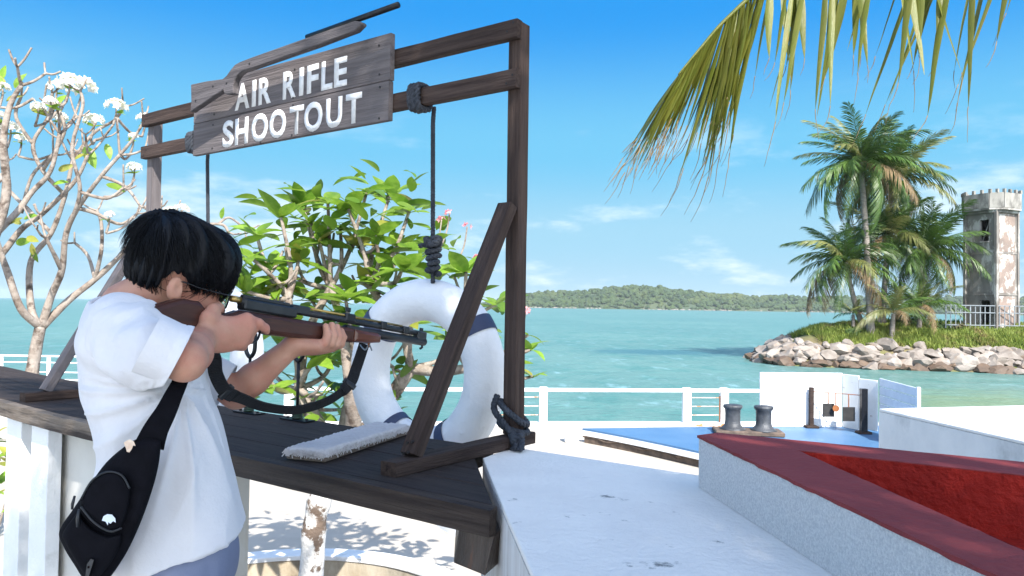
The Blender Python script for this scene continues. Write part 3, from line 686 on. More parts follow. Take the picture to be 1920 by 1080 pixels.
# ---- ropes
def coil(uc, n_turn, du):
    pts = []; 
    for i in range(n_turn*14+1):
        a = 2*math.pi*i/14; k = i/(n_turn*14)
        u_ = uc-du/2+du*k; 
        cy = math.copysign(min(1, abs(math.cos(a))*1.25), math.cos(a)); cz = math.copysign(min(1, abs(math.sin(a))*1.25), math.sin(a))
        pts.append(uvp(u_, VP_-0.034+cy*0.030, 2.171+cz*0.041))
    return pts
def hang(u_, zb, label, knot):
    r = thing('hanging_rope', label, 'rope', uvp(u_, 0.6, 2.1), 'ropes holding the life rings')
    rope_vf(coil(u_-0.008, 4, 0.052), 0.0105, 0.05).build('coil', M_rope, r, True)
    vr = VP_+0.012
    rope_vf([uvp(u_+0.020, vr, 2.145), uvp(u_+0.016, vr, 2.09), uvp(u_+0.002, vr+0.03, zb)], 0.0085, 0.032).build('line', M_rope, r, True)
    if knot:
        k = []
        for i in range(6*12+1):
            a = 2*math.pi*i/12; z = zb+0.03+0.13*i/72; rr = 0.018+0.005*math.sin(i*0.9)
            k.append(uvp(u_+0.004+rr*math.cos(a), vr+0.028+rr*math.sin(a), z))
        rope_vf(k, 0.0105, 0.035).build('knot', M_rope, r, True)
        k2 = [uvp(u_+0.004+0.024*math.cos(2*math.pi*i/10), vr+0.025+0.024*math.sin(2*math.pi*i/10), zb+0.145+0.012*math.sin(i*1.3)) for i in range(24)]
        rope_vf(k2, 0.012, 0.035).build('knot', M_rope, r, True)
        rope_vf([uvp(u_-0.01, vr+0.02, zb+0.13), uvp(u_-0.035, vr+0.015, zb+0.136), uvp(u_-0.048, vr+0.01, zb+0.13)], 0.009, 0.03).build('loose_end', M_rope, r, True)
    return r
hang(-0.800, 1.525, 'black knotted rope hanging from the rail to the right hand life ring', True)
hang(-2.19, 1.525, 'black rope hanging from the rail at the left edge of the sign', True)

# ---- life rings
def life_ring(u_, v_, zc, label, rot=0.0, dj=0):
    c_ = uvp(u_, v_, zc); root = thing('life_ring', label, 'life ring', uvp(u_, v_, zc-0.335), 'white life rings hung from the frame')
    yaw = math.atan2(UU.y, UU.x)+rot
    Mx = Matrix.Translation(c_) @ Matrix.Rotation(yaw, 4, 'Z')
    RM, rm = 0.268, 0.0765
    bands = [math.radians(a) for a in (35, 141, 238, 300)]
    def torus(a0, a1, n1, rr, key):
        v = []; f = []; m2 = 28
        for i in range(n1+1):
            a = a0+(a1-a0)*i/n1
            for k in range(m2):
                b3 = 2*math.pi*k/m2
                d = Vector((math.cos(a), 0, math.sin(a)))
                sx_ = math.cos(b3); sy_ = math.sin(b3)
                e = 1+mnoise.noise(Vector((math.cos(a)*3, math.sin(a)*3+u_, b3)))*0.035
                p = d*(RM+rr*e*sx_)+Vector((0, rr*e*sy_*0.92, 0)); v.append(p)
        for i in range(n1):
            for k in range(m2): f.append((i*m2+k, i*m2+(k+1) % m2, (i+1)*m2+(k+1) % m2, (i+1)*m2+k))
        return mesh(key, v, f, True)
    obj('ring_body', torus(0, 2*math.pi, 96, rm, 'ring_body'), M_ring, root, Mx)
    for b3 in bands: obj('blue_band', torus(b3-0.085, b3+0.085, 10, rm+0.004, 'blue_band'), M_ringblue, root, Mx)
    return root
life_ring(-0.862, 0.690, 1.197, 'white life ring with navy bands hanging behind the right brace', 0.05)
life_ring(-2.20, 0.690, 1.197, 'white life ring mostly hidden behind the shooter and his arms', 0.0)

# ---- rope lashed round the right post foot
lr = thing('post_lashing', 'dark rope lashed and knotted round the foot of the right post', 'rope', uvp(UR, VP_, CT+0.05))
def loop(z0, z1, rr=0.043, n=20, ph=0.0, turns=1.0):
    return [uvp(UR+rr*math.cos(2*math.pi*turns*i/n+ph)*1.05, VP_+rr*math.sin(2*math.pi*turns*i/n+ph), z0+(z1-z0)*(0.5-0.5*math.cos(2*math.pi*turns*i/n))) for i in range(n+1)]
rope_vf(smooth_path(loop(1.14, 1.07, ph=3.6), 3), 0.011, 0.038).build('coil', M_rope, lr, True)
rope_vf(smooth_path(loop(1.075, 1.045, ph=3.4), 3), 0.011, 0.038).build('coil', M_rope, lr, True)
rope_vf(smooth_path([uvp(UR-0.043, VP_-0.03, 1.16), uvp(UR-0.045, VP_-0.045, 1.12), uvp(UR-0.01, VP_-0.05, 1.085), uvp(UR+0.03, VP_-0.05, 1.05), uvp(UR+0.048, VP_-0.04, 1.03)], 6), 0.011, 0.038).build('coil', M_rope, lr, True)
k = [uvp(UR+0.045+0.016*math.cos(i*1.1), VP_-0.045+0.016*math.sin(i*1.1), 1.022+0.022*math.sin(i*0.7)) for i in range(26)]
rope_vf(smooth_path(k, 4), 0.011, 0.038).build('knot', M_rope, lr, True)
for s in (0.0, 0.02): rope_vf([uvp(UR+0.05+s, VP_-0.05, 1.035), uvp(UR+0.058+s, VP_-0.062, 1.018), uvp(UR+0.066+s, VP_-0.085, 1.010)], 0.0095, 0.038).build('loose_end', M_rope, lr, True)

# ---- towel covered rest board
q = [onz(537, 846, 1.02), onz(612, 857, 1.02), onz(776, 812, 1.02), onz(700, 792, 1.02)]
rb = thing('rest_board', 'white terry covered rest board lying on the counter left of the right brace', 'rest board', (q[0]+q[2])*0.5-Vector((0, 0, 0.02)))
ax = ((q[3]+q[2])/2-(q[0]+q[1])/2); ax.z = 0; bl = ax.length; ax.normalize(); ce = (q[0]+q[1]+q[2]+q[3])/4; wd = 0.135
sd = Vector((-ax.y, ax.x, 0))
board('board', ce-ax*bl/2+Vector((0, 0, -0.009)), ce+ax*bl/2+Vector((0, 0, -0.009)), wd-0.006, 0.018, M_wood_edge, rb)
v = []; f = []; nx, ny = 70, 26
for i in range(nx+1):
    for j in range(ny+1):
        s = i/nx; t_ = j/ny; e = min(s, 1-s)*bl; e2 = min(t_, 1-t_)*wd
        h = 0.016*min(1, (min(e, e2)/0.010))**0.5 if min(e, e2) > 0 else -0.004
        p = ce+ax*((s-0.5)*(bl+0.012))+sd*((t_-0.5)*(wd+0.006))
        h += random.Random(i*100+j).uniform(-0.0022, 0.0022)+mnoise.noise(p*9)*0.003
        v.append((p.x, p.y, 1.0215+h))
for i in range(nx):
    for j in range(ny): f.append((i*(ny+1)+j, (i+1)*(ny+1)+j, (i+1)*(ny+1)+j+1, i*(ny+1)+j+1))
obj('towel', mesh('towel', v, f, True), M_towel, rb)
m = MB(); r_ = random.Random(3)
for i in range(420):
    t_ = r_.uniform(-0.5, 0.5); side = r_.random()
    if side < 0.45: p = ce-ax*(bl/2+0.005)+sd*(t_*wd)
    else: p = ce+ax*(t_*bl)-sd*(wd/2+0.003)
    p = Vector((p.x, p.y, 1.022+r_.uniform(-0.004, 0.012))); q_ = p+Vector((r_.uniform(-.006, .006), r_.uniform(-.006, .006), -r_.uniform(0.003, 0.012)))-ax*(0.004 if side < .45 else 0)
    m.tube([p, q_], 0.0014, 4)
m.build('towel_fringe', M_towel, rb)

# ---- forked gun rests
def gun_rest(u_, v_, label, ht=0.30):
    g = thing('gun_rest', label, 'gun rest', uvp(u_, v_, CT), 'forked steel gun rests on the counter')
    b_ = MB().box((0, 0, 0.003), (0.15, 0.05, 0.005), None, 0.001).build('base_plate', M_blackmetal, g, M=frame_mat(uvp(u_, v_, CT+0.001), U3))
    for s in (-0.055, 0.055): MB().tube([uvp(u_+s, v_, CT+0.006), uvp(u_+s, v_, CT+0.012)], 0.006, 6).build('bolt', M_nail, g)
    m = MB(); hel = [uvp(u_+0.017*math.cos(i*0.7), v_+0.017*math.sin(i*0.7), CT+0.006+0.038*i/50) for i in range(51)]
    m.tube(hel, 0.004, 6).build('spring', M_green, g, True)
    MB().tube([uvp(u_, v_, CT+0.005), uvp(u_, v_, CT+ht)], 0.0062, 8).build('stem', M_blackmetal, g, True)
    pts = [uvp(u_-0.030, v_, CT+ht+0.095), uvp(u_-0.031, v_, CT+ht+0.05), uvp(u_-0.024, v_, CT+ht+0.018), uvp(u_, v_, CT+ht), uvp(u_+0.024, v_, CT+ht+0.018), uvp(u_+0.031, v_, CT+ht+0.05), uvp(u_+0.030, v_, CT+ht+0.095)]
    MB().tube(smooth_path(pts, 6), 0.0085, 8).build('fork', M_blackmetal, g, True)
M_green = mat('green_patina', (0.03, 0.075, 0.045), (0.05, 0.05, 0.04), 40, 0.5, metal=0.4)
gun_rest(-1.625, 0.49, 'black forked steel gun rest nearer the shooter, half hidden by his arm', 0.225)
gun_rest(-1.33, 0.495, 'black forked steel gun rest under the middle of the rifle', 0.225)
# ================================================================== vegetation near by
def leaf_mesh(name, Ln, wd, curl=0.25, fold=0.18, n=6, sharp=0.5):
    """plumeria leaf along +X, +Z up; two strips folded on the midrib"""
    v = []; f = []
    for i in range(n+1):
        s = i/n; w_ = wd/2*(math.sin(math.pi*min(1, s*0.97+0.03)**(0.72+0.2*sharp)))**0.85
        if i == n: w_ = 0
        z = -curl*Ln*s*s+0.02*Ln*s
        x = Ln*s*(1-0.08*curl*s)
        v += [(x, -w_, z+fold*w_+0.012*wd*math.sin(i*2.1)), (x, 0, z), (x, w_, z+fold*w_+0.012*wd*math.cos(i*1.7))]
    for i in range(n):
        a = i*3; f += [(a, a+1, a+4, a+3), (a+1, a+2, a+5, a+4)]
    me = mesh(name, v, f, True); return me
LEAVES = [leaf_mesh('leaf', 1.0, w, c, fo) for (w, c, fo) in ((0.44, 0.12, 0.22), (0.48, 0.28, 0.12), (0.42, 0.45, 0.25), (0.46, 0.02, 0.3))]
def place_leaf(parent, p, d, up, size, mt, rnd, name='leaf'):
    me = rnd.choice(LEAVES)
    if mt.name not in [q.name for q in me.materials if q]:
        key = me.name+mt.name
    d = Vector(d).normalized()
    Mx = frame_mat(Vector((0, 0, 0)), d, z=up)
    Mx = Matrix.Translation(Vector(p)) @ Mx @ Matrix.Rotation(rnd.uniform(-0.5, 0.5), 4, 'X') @ Matrix.Scale(size, 4)
    o = bpy.data.objects.new(name, leafvar(me, mt)); COL.objects.link(o); par(o, parent); o.matrix_basis = Mx; return o
_lv = {}
def leafvar(me, mt):
    k = (me.name, mt.name)
    if k not in _lv:
        c_ = me.copy(); c_.materials.clear(); c_.materials.append(mt); _lv[k] = c_
    return _lv[k]
def flower_vf(rnd, R, n=5, k=14, petal=0.5):
    """rounded cluster of many small five petalled flowers"""
    m = MB()
    for q in range(k):
        a = rnd.uniform(0, 6.28); e = rnd.uniform(-0.1, 1.45); d = Vector((math.cos(a)*math.cos(e), math.sin(a)*math.cos(e), math.sin(e)*0.8))
        c_ = d*R*rnd.uniform(0.75, 1.05); z = d; x = z.orthogonal().normalized(); y = z.cross(x); rp = R*petal
        ph = rnd.uniform(0, 6)
        for j in range(n):
            b_ = ph+2*math.pi*j/n; r1 = (x*math.cos(b_)+y*math.sin(b_)); r2 = (x*math.cos(b_+0.65)+y*math.sin(b_+0.65)); r0 = (x*math.cos(b_-0.5)+y*math.sin(b_-0.5))
            i0 = len(m.v); m.v += [tuple(c_-z*rp*0.25), tuple(c_+r0*rp*0.6+z*rp*0.12), tuple(c_+r1*rp+z*rp*0.22), tuple(c_+r2*rp*0.62+z*rp*0.02)]
            m.f += [(i0, i0+1, i0+2), (i0, i0+2, i0+3)]
    return m
def limb(parent, name, pts, r0, r1, mt, n=8, bumps=0.10):
    P = smooth_path(pts, 6) if len(pts) > 2 else [Vector(pts[0]), (Vector(pts[0])+Vector(pts[1]))/2, Vector(pts[1])]
    m_ = len(P); rr = []
    for i in range(m_):
        s = i/(m_-1); r = r0+(r1-r0)*s; rr.append(r*(1+bumps*mnoise.noise(P[i]*7)))
    return MB().tube(P, rr, n).build(name, mt, parent, True)

# ---- green frangipani in the round planter
rnd = random.Random(11)
ft = thing('frangipani_tree', 'leafy green frangipani tree with pink buds behind the counter', 'tree', (-1.68, 6.3, YARD+0.06))
Tb = Vector((-1.68, 6.3, YARD+0.03)); 
trunk = [Tb, atY(585, 1060, 6.3), atY(588, 1000, 6.3), atY(596, 950, 6.3), atY(612, 905, 6.3), atY(640, 850, 6.3)]
limb(ft, 'trunk', trunk, 0.105, 0.085, M_barkw, 14, 0.16)
T0 = trunk[-1]
hubs = {}
def hub(k, px_, py_, Y, r): hubs[k] = (atY(px_, py_, Y), r)
hub('a', 560, 730, 6.2, 0.055); hub('b', 655, 720, 6.0, 0.060); hub('c', 770, 690, 6.3, 0.055); hub('d', 700, 640, 6.6, 0.05); hub('e', 880, 690, 6.1, 0.042)
for k in 'abcd': limb(ft, 'limb', [T0-Vector((0, 0, 0.05)), (T0+hubs[k][0])/2+Vector((rnd.uniform(-.08, .08), rnd.uniform(-.1, .1), -0.05)), hubs[k][0]], 0.078, hubs[k][1], M_bark, 10)
limb(ft, 'limb', [hubs['c'][0], (hubs['c'][0]+hubs['e'][0])/2+Vector((0, 0, -0.03)), hubs['e'][0]], 0.05, 0.036, M_bark, 10)
hub('f', 540, 560, 6.0, 0.035); hub('g', 620, 540, 6.4, 0.036); hub('h', 690, 530, 6.2, 0.036); hub('i', 790, 560, 6.5, 0.034); hub('j', 870, 590, 6.2, 0.03)
for s, k in (('a', 'f'), ('a', 'g'), ('b', 'g'), ('d', 'h'), ('c', 'i'), ('e', 'j'), ('d', 'i')):
    p, q = hubs[s][0], hubs[k][0]; limb(ft, 'branch', [p, (p+q)/2+Vector((rnd.uniform(-.1, .1), rnd.uniform(-.1, .1), rnd.uniform(-.04, .06))), q], hubs[s][1]*0.75, hubs[k][1]*0.8, M_bark, 9)
tips = [(687,362),(731,365),(615,380),(569,385),(527,408),(481,440),(583,417),(652,389),(768,394),(638,430),(703,440),(671,459),(472,484),(513,496),(560,487),(749,462),(814,454),(600,455),
        (703,500),(754,505),(823,520),(874,508),(458,545),(499,553),(535,540),(648,560),(694,540),(726,535),(583,562),(928,572),(990,628),(995,655),(999,706),(629,664),(592,674),(606,738),(572,772),(640,768),(500,690),(772,607),(513,728),(730,757),(850,640),(900,620),(545,610),(560,660),(670,600),(755,700)]
nleaf = 0
for (x, y) in tips:
    Y = rnd.uniform(5.75, 6.85); tip = atY(x, y, Y)
    k = min(hubs, key=lambda q_: (hubs[q_][0]-tip).length + (0.5 if hubs[q_][0].z > tip.z-0.05 else 0))
    p = hubs[k][0]; dirv = (tip-p)
    md = p+dirv*0.5+Vector((rnd.uniform(-.06, .06), rnd.uniform(-.08, .08), -0.10*dirv.length))
    limb(ft, 'branch', [p, md, tip], min(0.026, hubs[k][1]*0.7), 0.013, M_bark, 7)
    if rnd.random() < 0.5:      # short side stub
        q_ = md+Vector((rnd.uniform(-.16, .16), rnd.uniform(-.12, .12), rnd.uniform(0.05, .2))); limb(ft, 'twig', [md, (md+q_)/2+Vector((0, 0, -.03)), q_], 0.016, 0.010, M_bark, 6)
    small = (x > 960 or y > 735)
    nl = rnd.randint(3, 5) if small else rnd.randint(5, 7); a0 = rnd.uniform(0, 6.28)
    for i in range(nl):
        if nleaf >= 298: break
        a = a0+2.4*i+rnd.uniform(-.2, .2); el = rnd.uniform(-0.15, 0.85)
        d = Vector((math.cos(a)*math.cos(el), math.sin(a)*math.cos(el), math.sin(el)))
        sz = rnd.uniform(0.14, 0.21) if small else rnd.uniform(0.21, 0.33)
        place_leaf(ft, tip+Vector((0, 0, -0.012*i*0.3)), d, (0, 0, 1), sz, M_leaf if rnd.random() > 0.06 else M_leafy, rnd); nleaf += 1
# the smaller leaves behind, too many to be single parts: one mass
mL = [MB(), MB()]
for k_ in range(340):
    x, y = tips[k_ % len(tips)]; x += rnd.gauss(0, 26); y += rnd.gauss(0, 24)
    if x > 965: continue
    p = atY(x, y, rnd.uniform(5.9, 7.0)); a = rnd.uniform(0, 6.28); el = rnd.uniform(-.3, .9); d = Vector((math.cos(a)*math.cos(el), math.sin(a)*math.cos(el), math.sin(el)))
    T_ = Matrix.Translation(p) @ frame_mat(Vector((0, 0, 0)), d) @ Matrix.Rotation(rnd.uniform(-.6, .6), 4, 'X') @ Matrix.Scale(rnd.uniform(0.14, 0.27), 4); me_ = rnd.choice(LEAVES)
    mL[k_ % 2].add([T_ @ q.co for q in me_.vertices], [tuple(q.vertices) for q in me_.polygons])
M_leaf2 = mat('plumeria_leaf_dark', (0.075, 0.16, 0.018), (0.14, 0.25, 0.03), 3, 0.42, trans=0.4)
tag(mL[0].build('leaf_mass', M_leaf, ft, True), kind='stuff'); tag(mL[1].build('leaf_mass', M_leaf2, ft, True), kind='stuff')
for (x, y) in ((828, 412), (876, 425), (895, 484), (843, 400), (986, 583)):     # pink flower stalks
    Y = 6.2; tip = atY(x, y, Y); st_ = atY(x-22, y+75, Y)
    fl_ = thing('tmp', 'x', 'x') if False else None
    limb(ft, 'flower_stalk', [st_, (st_+tip)/2+Vector((0.02, 0, 0)), tip], 0.009, 0.006, M_pink if False else M_bark, 6)
    m = flower_vf(rnd, 0.032, 4, 5, 0.9); m.build('flower', M_pink, ft, False, Matrix.Translation(tip))
# ---- bare white flowering frangipani, left
def bare_tree(label, polylines, seed, Y, flowers, leaves, twig=True):
    rnd = random.Random(seed)
    base = polylines[0][0]
    bp_ = atY(base[0], base[1], Y); tr = thing('frangipani_tree', label, 'tree', (bp_.x, bp_.y, YARD))
    ends = []
    for i, pl_ in enumerate(polylines):
        pts = []; rs = []
        for (x, y, r, dy) in pl_: pts.append(atY(x, y, Y+dy)); rs.append(r*0.80*Y/FPX)
        P = smooth_path(pts, 6); rr = []
        for k in range(len(P)):
            s = k/(len(P)-1)*(len(rs)-1); a = int(min(s, len(rs)-2)); rr.append((rs[a]+(rs[a+1]-rs[a])*(s-a))*(1+0.1*mnoise.noise(P[k]*8)))
        MB().tube(P, rr, 10).build('trunk' if i == 0 else 'branch', M_bark, tr, True)
        ends.append((P[-1], (P[-1]-P[-4]).normalized(), rr[-1]))
    def grow(p, d, r, lvl):
        nf = rnd.choice((2, 2, 3)); base_a = rnd.uniform(0, 6.28)
        for i in range(nf):
            a = base_a+2*math.pi*i/nf+rnd.uniform(-.4, .4); o_ = d.orthogonal().normalized(); o2_ = d.cross(o_)
            nd = (d*0.62+(o_*math.cos(a)+o2_*math.sin(a))*0.62+Vector((0, 0, 0.16))).normalized(); Ln = rnd.uniform(0.16, 0.34)*(0.75 if lvl == 0 else 1.0)
            q = p+nd*Ln; nd2 = (nd+Vector((0, 0, 0.35))).normalized()
            limb(tr, 'branch', [p, p+nd*Ln*0.5+Vector((0, 0, -0.02)), q], r*0.9, r*0.72, M_bark, 7)
            if lvl > 0: grow(q, nd2, r*0.74, lvl-1)
            else: tiplist.append((q, nd2))
    tiplist = []
    for i, (p, d, r) in enumerate(ends[1:]): grow(p, d, max(r*0.85, 0.012), 1 if r > 2.8*Y/FPX else 0)
    for (x, y, R) in flowers:
        p = atY(x, y+6, Y+rnd.uniform(-.5, .5)); m = flower_vf(rnd, R*Y/FPX*0.95, 5, 34, 0.42); m.build('flower', M_petal, tr, False, Matrix.Translation(p))
        st_ = p-Vector((0.03, 0, 0.20)); limb(tr, 'flower_stalk', [st_, p-Vector((0, 0, 0.08)), p], 0.014, 0.008, M_leafy if False else M_bark, 6)
        near = min(tiplist+[(e[0], e[1]) for e in ends], key=lambda q_: (q_[0]-st_).length)[0]
        if (near-st_).length < 1.2: limb(tr, 'branch', [near, (near+st_)/2+Vector((0, 0, -0.05)), st_], 0.016, 0.013, M_bark, 7)
        for i in range(3):
            a = rnd.uniform(0, 6.28); place_leaf(tr, p-Vector((0, 0, 0.06)), (math.cos(a), math.sin(a), rnd.uniform(-.1, .7)), (0, 0, 1), rnd.uniform(0.07, 0.13), M_leaf, rnd)
    for (x, y, s, a) in leaves:
        p = atY(x, y, Y+rnd.uniform(-.4, .4)); place_leaf(tr, p, (math.cos(a), -0.2, math.sin(a)), (0.2, -0.9, 0.4), s*Y/FPX, rnd.choice((M_leaf, M_leafy, M_leaf)), rnd)
    return tr
PL = [[(52,760,16,0),(60,700,15,0),(68,650,13,0),(76,612,12,0)],
      [(76,612,10,0),(40,580,8.5,-.2),(14,510,7.5,-.3),(-10,440,6,-.4),(-20,380,5,-.5)],
      [(74,614,9,0),(58,575,8,.1),(58,490,7,.2),(96,437,6,.3),(122,366,5.5,.3),(136,300,4.5,.4)],
      [(78,612,10,0),(96,555,8.5,0),(116,506,7.5,-.1),(124,438,6.5,-.2),(146,390,5.5,-.2),(190,330,4.5,-.3),(225,290,4,-.3)],
      [(116,506,6,-.1),(98,470,4.5,-.3),(86,446,3.5,-.4)],
      [(80,612,9.5,0),(130,562,8,.2),(178,524,7,.3),(225,480,6,.3),(262,440,5,.3),(300,412,4,.3)],
      [(178,524,5,.3),(190,470,4.5,.2),(190,420,4,.2),(182,395,3,.2)],[(178,524,4.5,.3),(165,480,4,.5),(140,455,3.2,.5)],
      [(122,366,5,.3),(80,320,5,.2),(62,270,4.5,.2),(90,220,4,.2),(98,175,3.5,.2)],[(96,437,5,.3),(60,400,5,.5),(20,360,4.5,.6),(0,330,4,.7)],
      [(124,438,5,-.2),(150,360,4.5,-.4),(135,280,4.2,-.5),(155,200,3.6,-.5),(150,170,3,-.5)],
      [(146,390,5,-.2),(180,400,4.2,-.1),(225,420,3.6,0),(258,400,3,0)],[(190,330,4,-.3),(235,350,3.6,-.2),(262,385,3,-.2)],
      [(225,480,5,.3),(330,430,4.2,.6),(410,420,3.8,.7),(428,435,3.5,.7)],[(410,420,3.6,.7),(430,408,3,.8),(458,428,2.6,.9)],
      [(136,300,4.4,.4),(175,250,4,.5),(215,225,3.5,.5),(232,200,3,.5)],[(62,270,4.4,.2),(30,220,4,.1),(40,180,3.5,.1)],[(40,400,4.4,.5),(60,330,4,.5),(100,290,3.6,.5)],
      [(225,290,3.6,-.3),(250,260,3.2,-.3),(270,228,2.8,-.3)],[(150,360,4,-.4),(200,372,3.6,-.4),(232,352,3,-.4)],[(80,320,4.4,.2),(120,250,4,.1),(110,205,3.4,.1)]]
FL = [(152,162,30),(106,160,18),(218,196,21),(176,222,18),(272,218,16),(252,310,15),(72,196,13),(20,236,16),(40,255,14),(115,215,13),(205,398,10),(340,388,14),(318,396,16),(2,215,14),(250,250,9)]
LV = [(2,150,30,1.2),(28,165,34,1.1),(10,160,26,2.2),(60,205,44,-.3),(160,275,46,-1.0),(200,270,34,-1.2),(110,320,30,.4),(200,345,40,-.2),(100,345,30,.3),(62,478,22,1.6),(45,410,30,.2),(40,420,26,2.6),(30,455,34,.1),(50,445,28,-.3),(60,470,24,-1),(12,190,30,.6),(100,200,36,.8),(140,300,26,.7),(415,410,24,1.3)]
bare_tree('tall nearly bare frangipani with white flower clusters at the left edge', PL, 4, 8.5, FL, LV)
PL2 = [[(-170,760,20,0),(-120,640,17,0),(-60,540,15,0)],[(-60,540,13,0),(-10,440,11,-.2),(12,360,9.5,-.2),(6,270,8,-.3),(18,200,6,-.3),(40,160,5,-.3)],[(-10,440,8,-.2),(30,400,7.5,.1),(60,360,6.5,.2),(95,320,5.5,.2),(112,250,4.5,.2)],[(-60,540,10,0),(0,480,8,.3),(40,430,7,.4),(80,400,6,.5),(140,340,5,.5),(165,290,4,.5)]]
bare_tree('thick bare frangipani branches reaching in from outside the left edge', PL2, 9, 8.0, [(95,185,12),(130,150,22),(5,160,14)], [(5,165,30,2.0),(20,420,30,.4)])
# low shrubs by the left railing
def shrub(label, x, y, Y, n, R):
    p0 = atY(x, y, Y); p0.z = YARD; rnd = random.Random(x); sh = thing('shrub', label, 'shrub', p0, 'yellow green shrubs by the left railing')
    for i in range(5):
        q = p0+Vector((rnd.uniform(-R, R)*.6, rnd.uniform(-.3, .3), rnd.uniform(0.6, 1.3))); limb(sh, 'stem', [p0, (p0+q)/2+Vector((.05, 0, .1)), q], 0.018, 0.008, M_bark, 5)
        for k in range(n//5):
            a = rnd.uniform(0, 6.28); el = rnd.uniform(-.3, 1.0); pp_ = q+Vector((rnd.uniform(-.15, .15), rnd.uniform(-.15, .15), rnd.uniform(-.45, .1)))
            place_leaf(sh, pp_, (math.cos(a)*math.cos(el), math.sin(a)*math.cos(el), math.sin(el)), (0, 0, 1), rnd.uniform(0.18, 0.3), M_leafy if rnd.random() < 0.55 else M_leaf, rnd)
shrub('yellow green shrub behind the counter beside the left brace', 133, 690, 12.5, 60, 0.45)
shrub('small yellow green shrub at the foot of the bare frangipani', 55, 700, 12.0, 30, 0.3)
shrub('low leafy shrub low down at the far left edge beside the pilaster', -3, 800, 9.5, 50, 0.4)

# ================================================================== coconut palms
M_frond = mat('palm_frond', (0.040, 0.085, 0.016), (0.080, 0.14, 0.025), 1.5, 0.42, objvar=0.30, trans=0.25)
M_frondy = mat('palm_frond_pale', (0.16, 0.19, 0.055), (0.21, 0.20, 0.07), 1.5, 0.45, objvar=0.2, trans=0.3)
M_frondd = mat('palm_frond_dry', (0.22, 0.15, 0.07), (0.15, 0.10, 0.05), 2, 0.7, objvar=0.2, trans=0.2)
M_ptrunk = mat('palm_trunk', (0.26, 0.23, 0.20), (0.16, 0.135, 0.115), 3, 0.9, 0.6, 8, stretch=(1, 1, 5))
def frond_mesh(name, Ln, droop, nl=44, lw=0.05, ll=0.75, seed=0, arch=0.35, hang=0.55):
    rnd = random.Random(seed); m = MB(); R_ = []
    for i in range(15):
        s = i/14; R_.append(Vector((Ln*s*(1-0.18*droop*s), 0.05*Ln*math.sin(s*2)*rnd.uniform(-.3, .3), Ln*(arch*s-droop*s*s))))
    m.tube(R_, [0.035*(1-0.85*i/14)*Ln/4 for i in range(15)], 4)
    for i in range(nl):
        s = 0.10+0.90*i/(nl-1); k = s*14; a = int(min(k, 13)); p = R_[a]+(R_[a+1]-R_[a])*(k-a); t_ = (R_[a+1]-R_[a]).normalized()
        L1 = ll*(0.45+0.75*math.sin(math.pi*min(1, s*0.85+0.12)))*rnd.uniform(0.85, 1.1)*Ln/4
        for sd_ in (-1, 1):
            sv_ = Vector((0, sd_, 0)); d = (t_*(0.5+0.6*s)+sv_*(0.9-0.35*s)+Vector((0, 0, rnd.uniform(-0.15, 0.15)))).normalized()
            w_ = lw*rnd.uniform(0.8, 1.15); c0 = p; i0 = len(m.v); up = Vector((0, 0, 1))
            for j, (q_, ww) in enumerate(((0, 0.5), (0.35, 1), (0.7, 0.75), (1.0, 0.05))):
                pos = c0+d*(L1*q_)-up*(hang*L1*q_*q_*rnd.uniform(0.8, 1.2)); wv = (t_*0.9+up*0.3*sd_*0).normalized()*w_*ww*0.5
                m.v += [tuple(pos-wv), tuple(pos+wv)]
            for j in range(3): m.f.append((i0+j*2, i0+j*2+1, i0+j*2+3, i0+j*2+2))
    return mesh(name, m.v, m.f)
_fr = {}
def fronds_for(mt, Ln=1.0):
    if mt.name not in _fr:
        L_ = []
        for k, (dr, ar, hg) in enumerate(((0.35, 0.45, 0.35), (0.55, 0.45, 0.5), (0.75, 0.4, 0.7), (0.95, 0.35, 0.9))):
            me = frond_mesh('frond', 4.0, dr, seed=k, arch=ar, hang=hg, lw=0.075); me.materials.append(mt); L_.append(me)
        _fr[mt.name] = L_
    return _fr[mt.name]
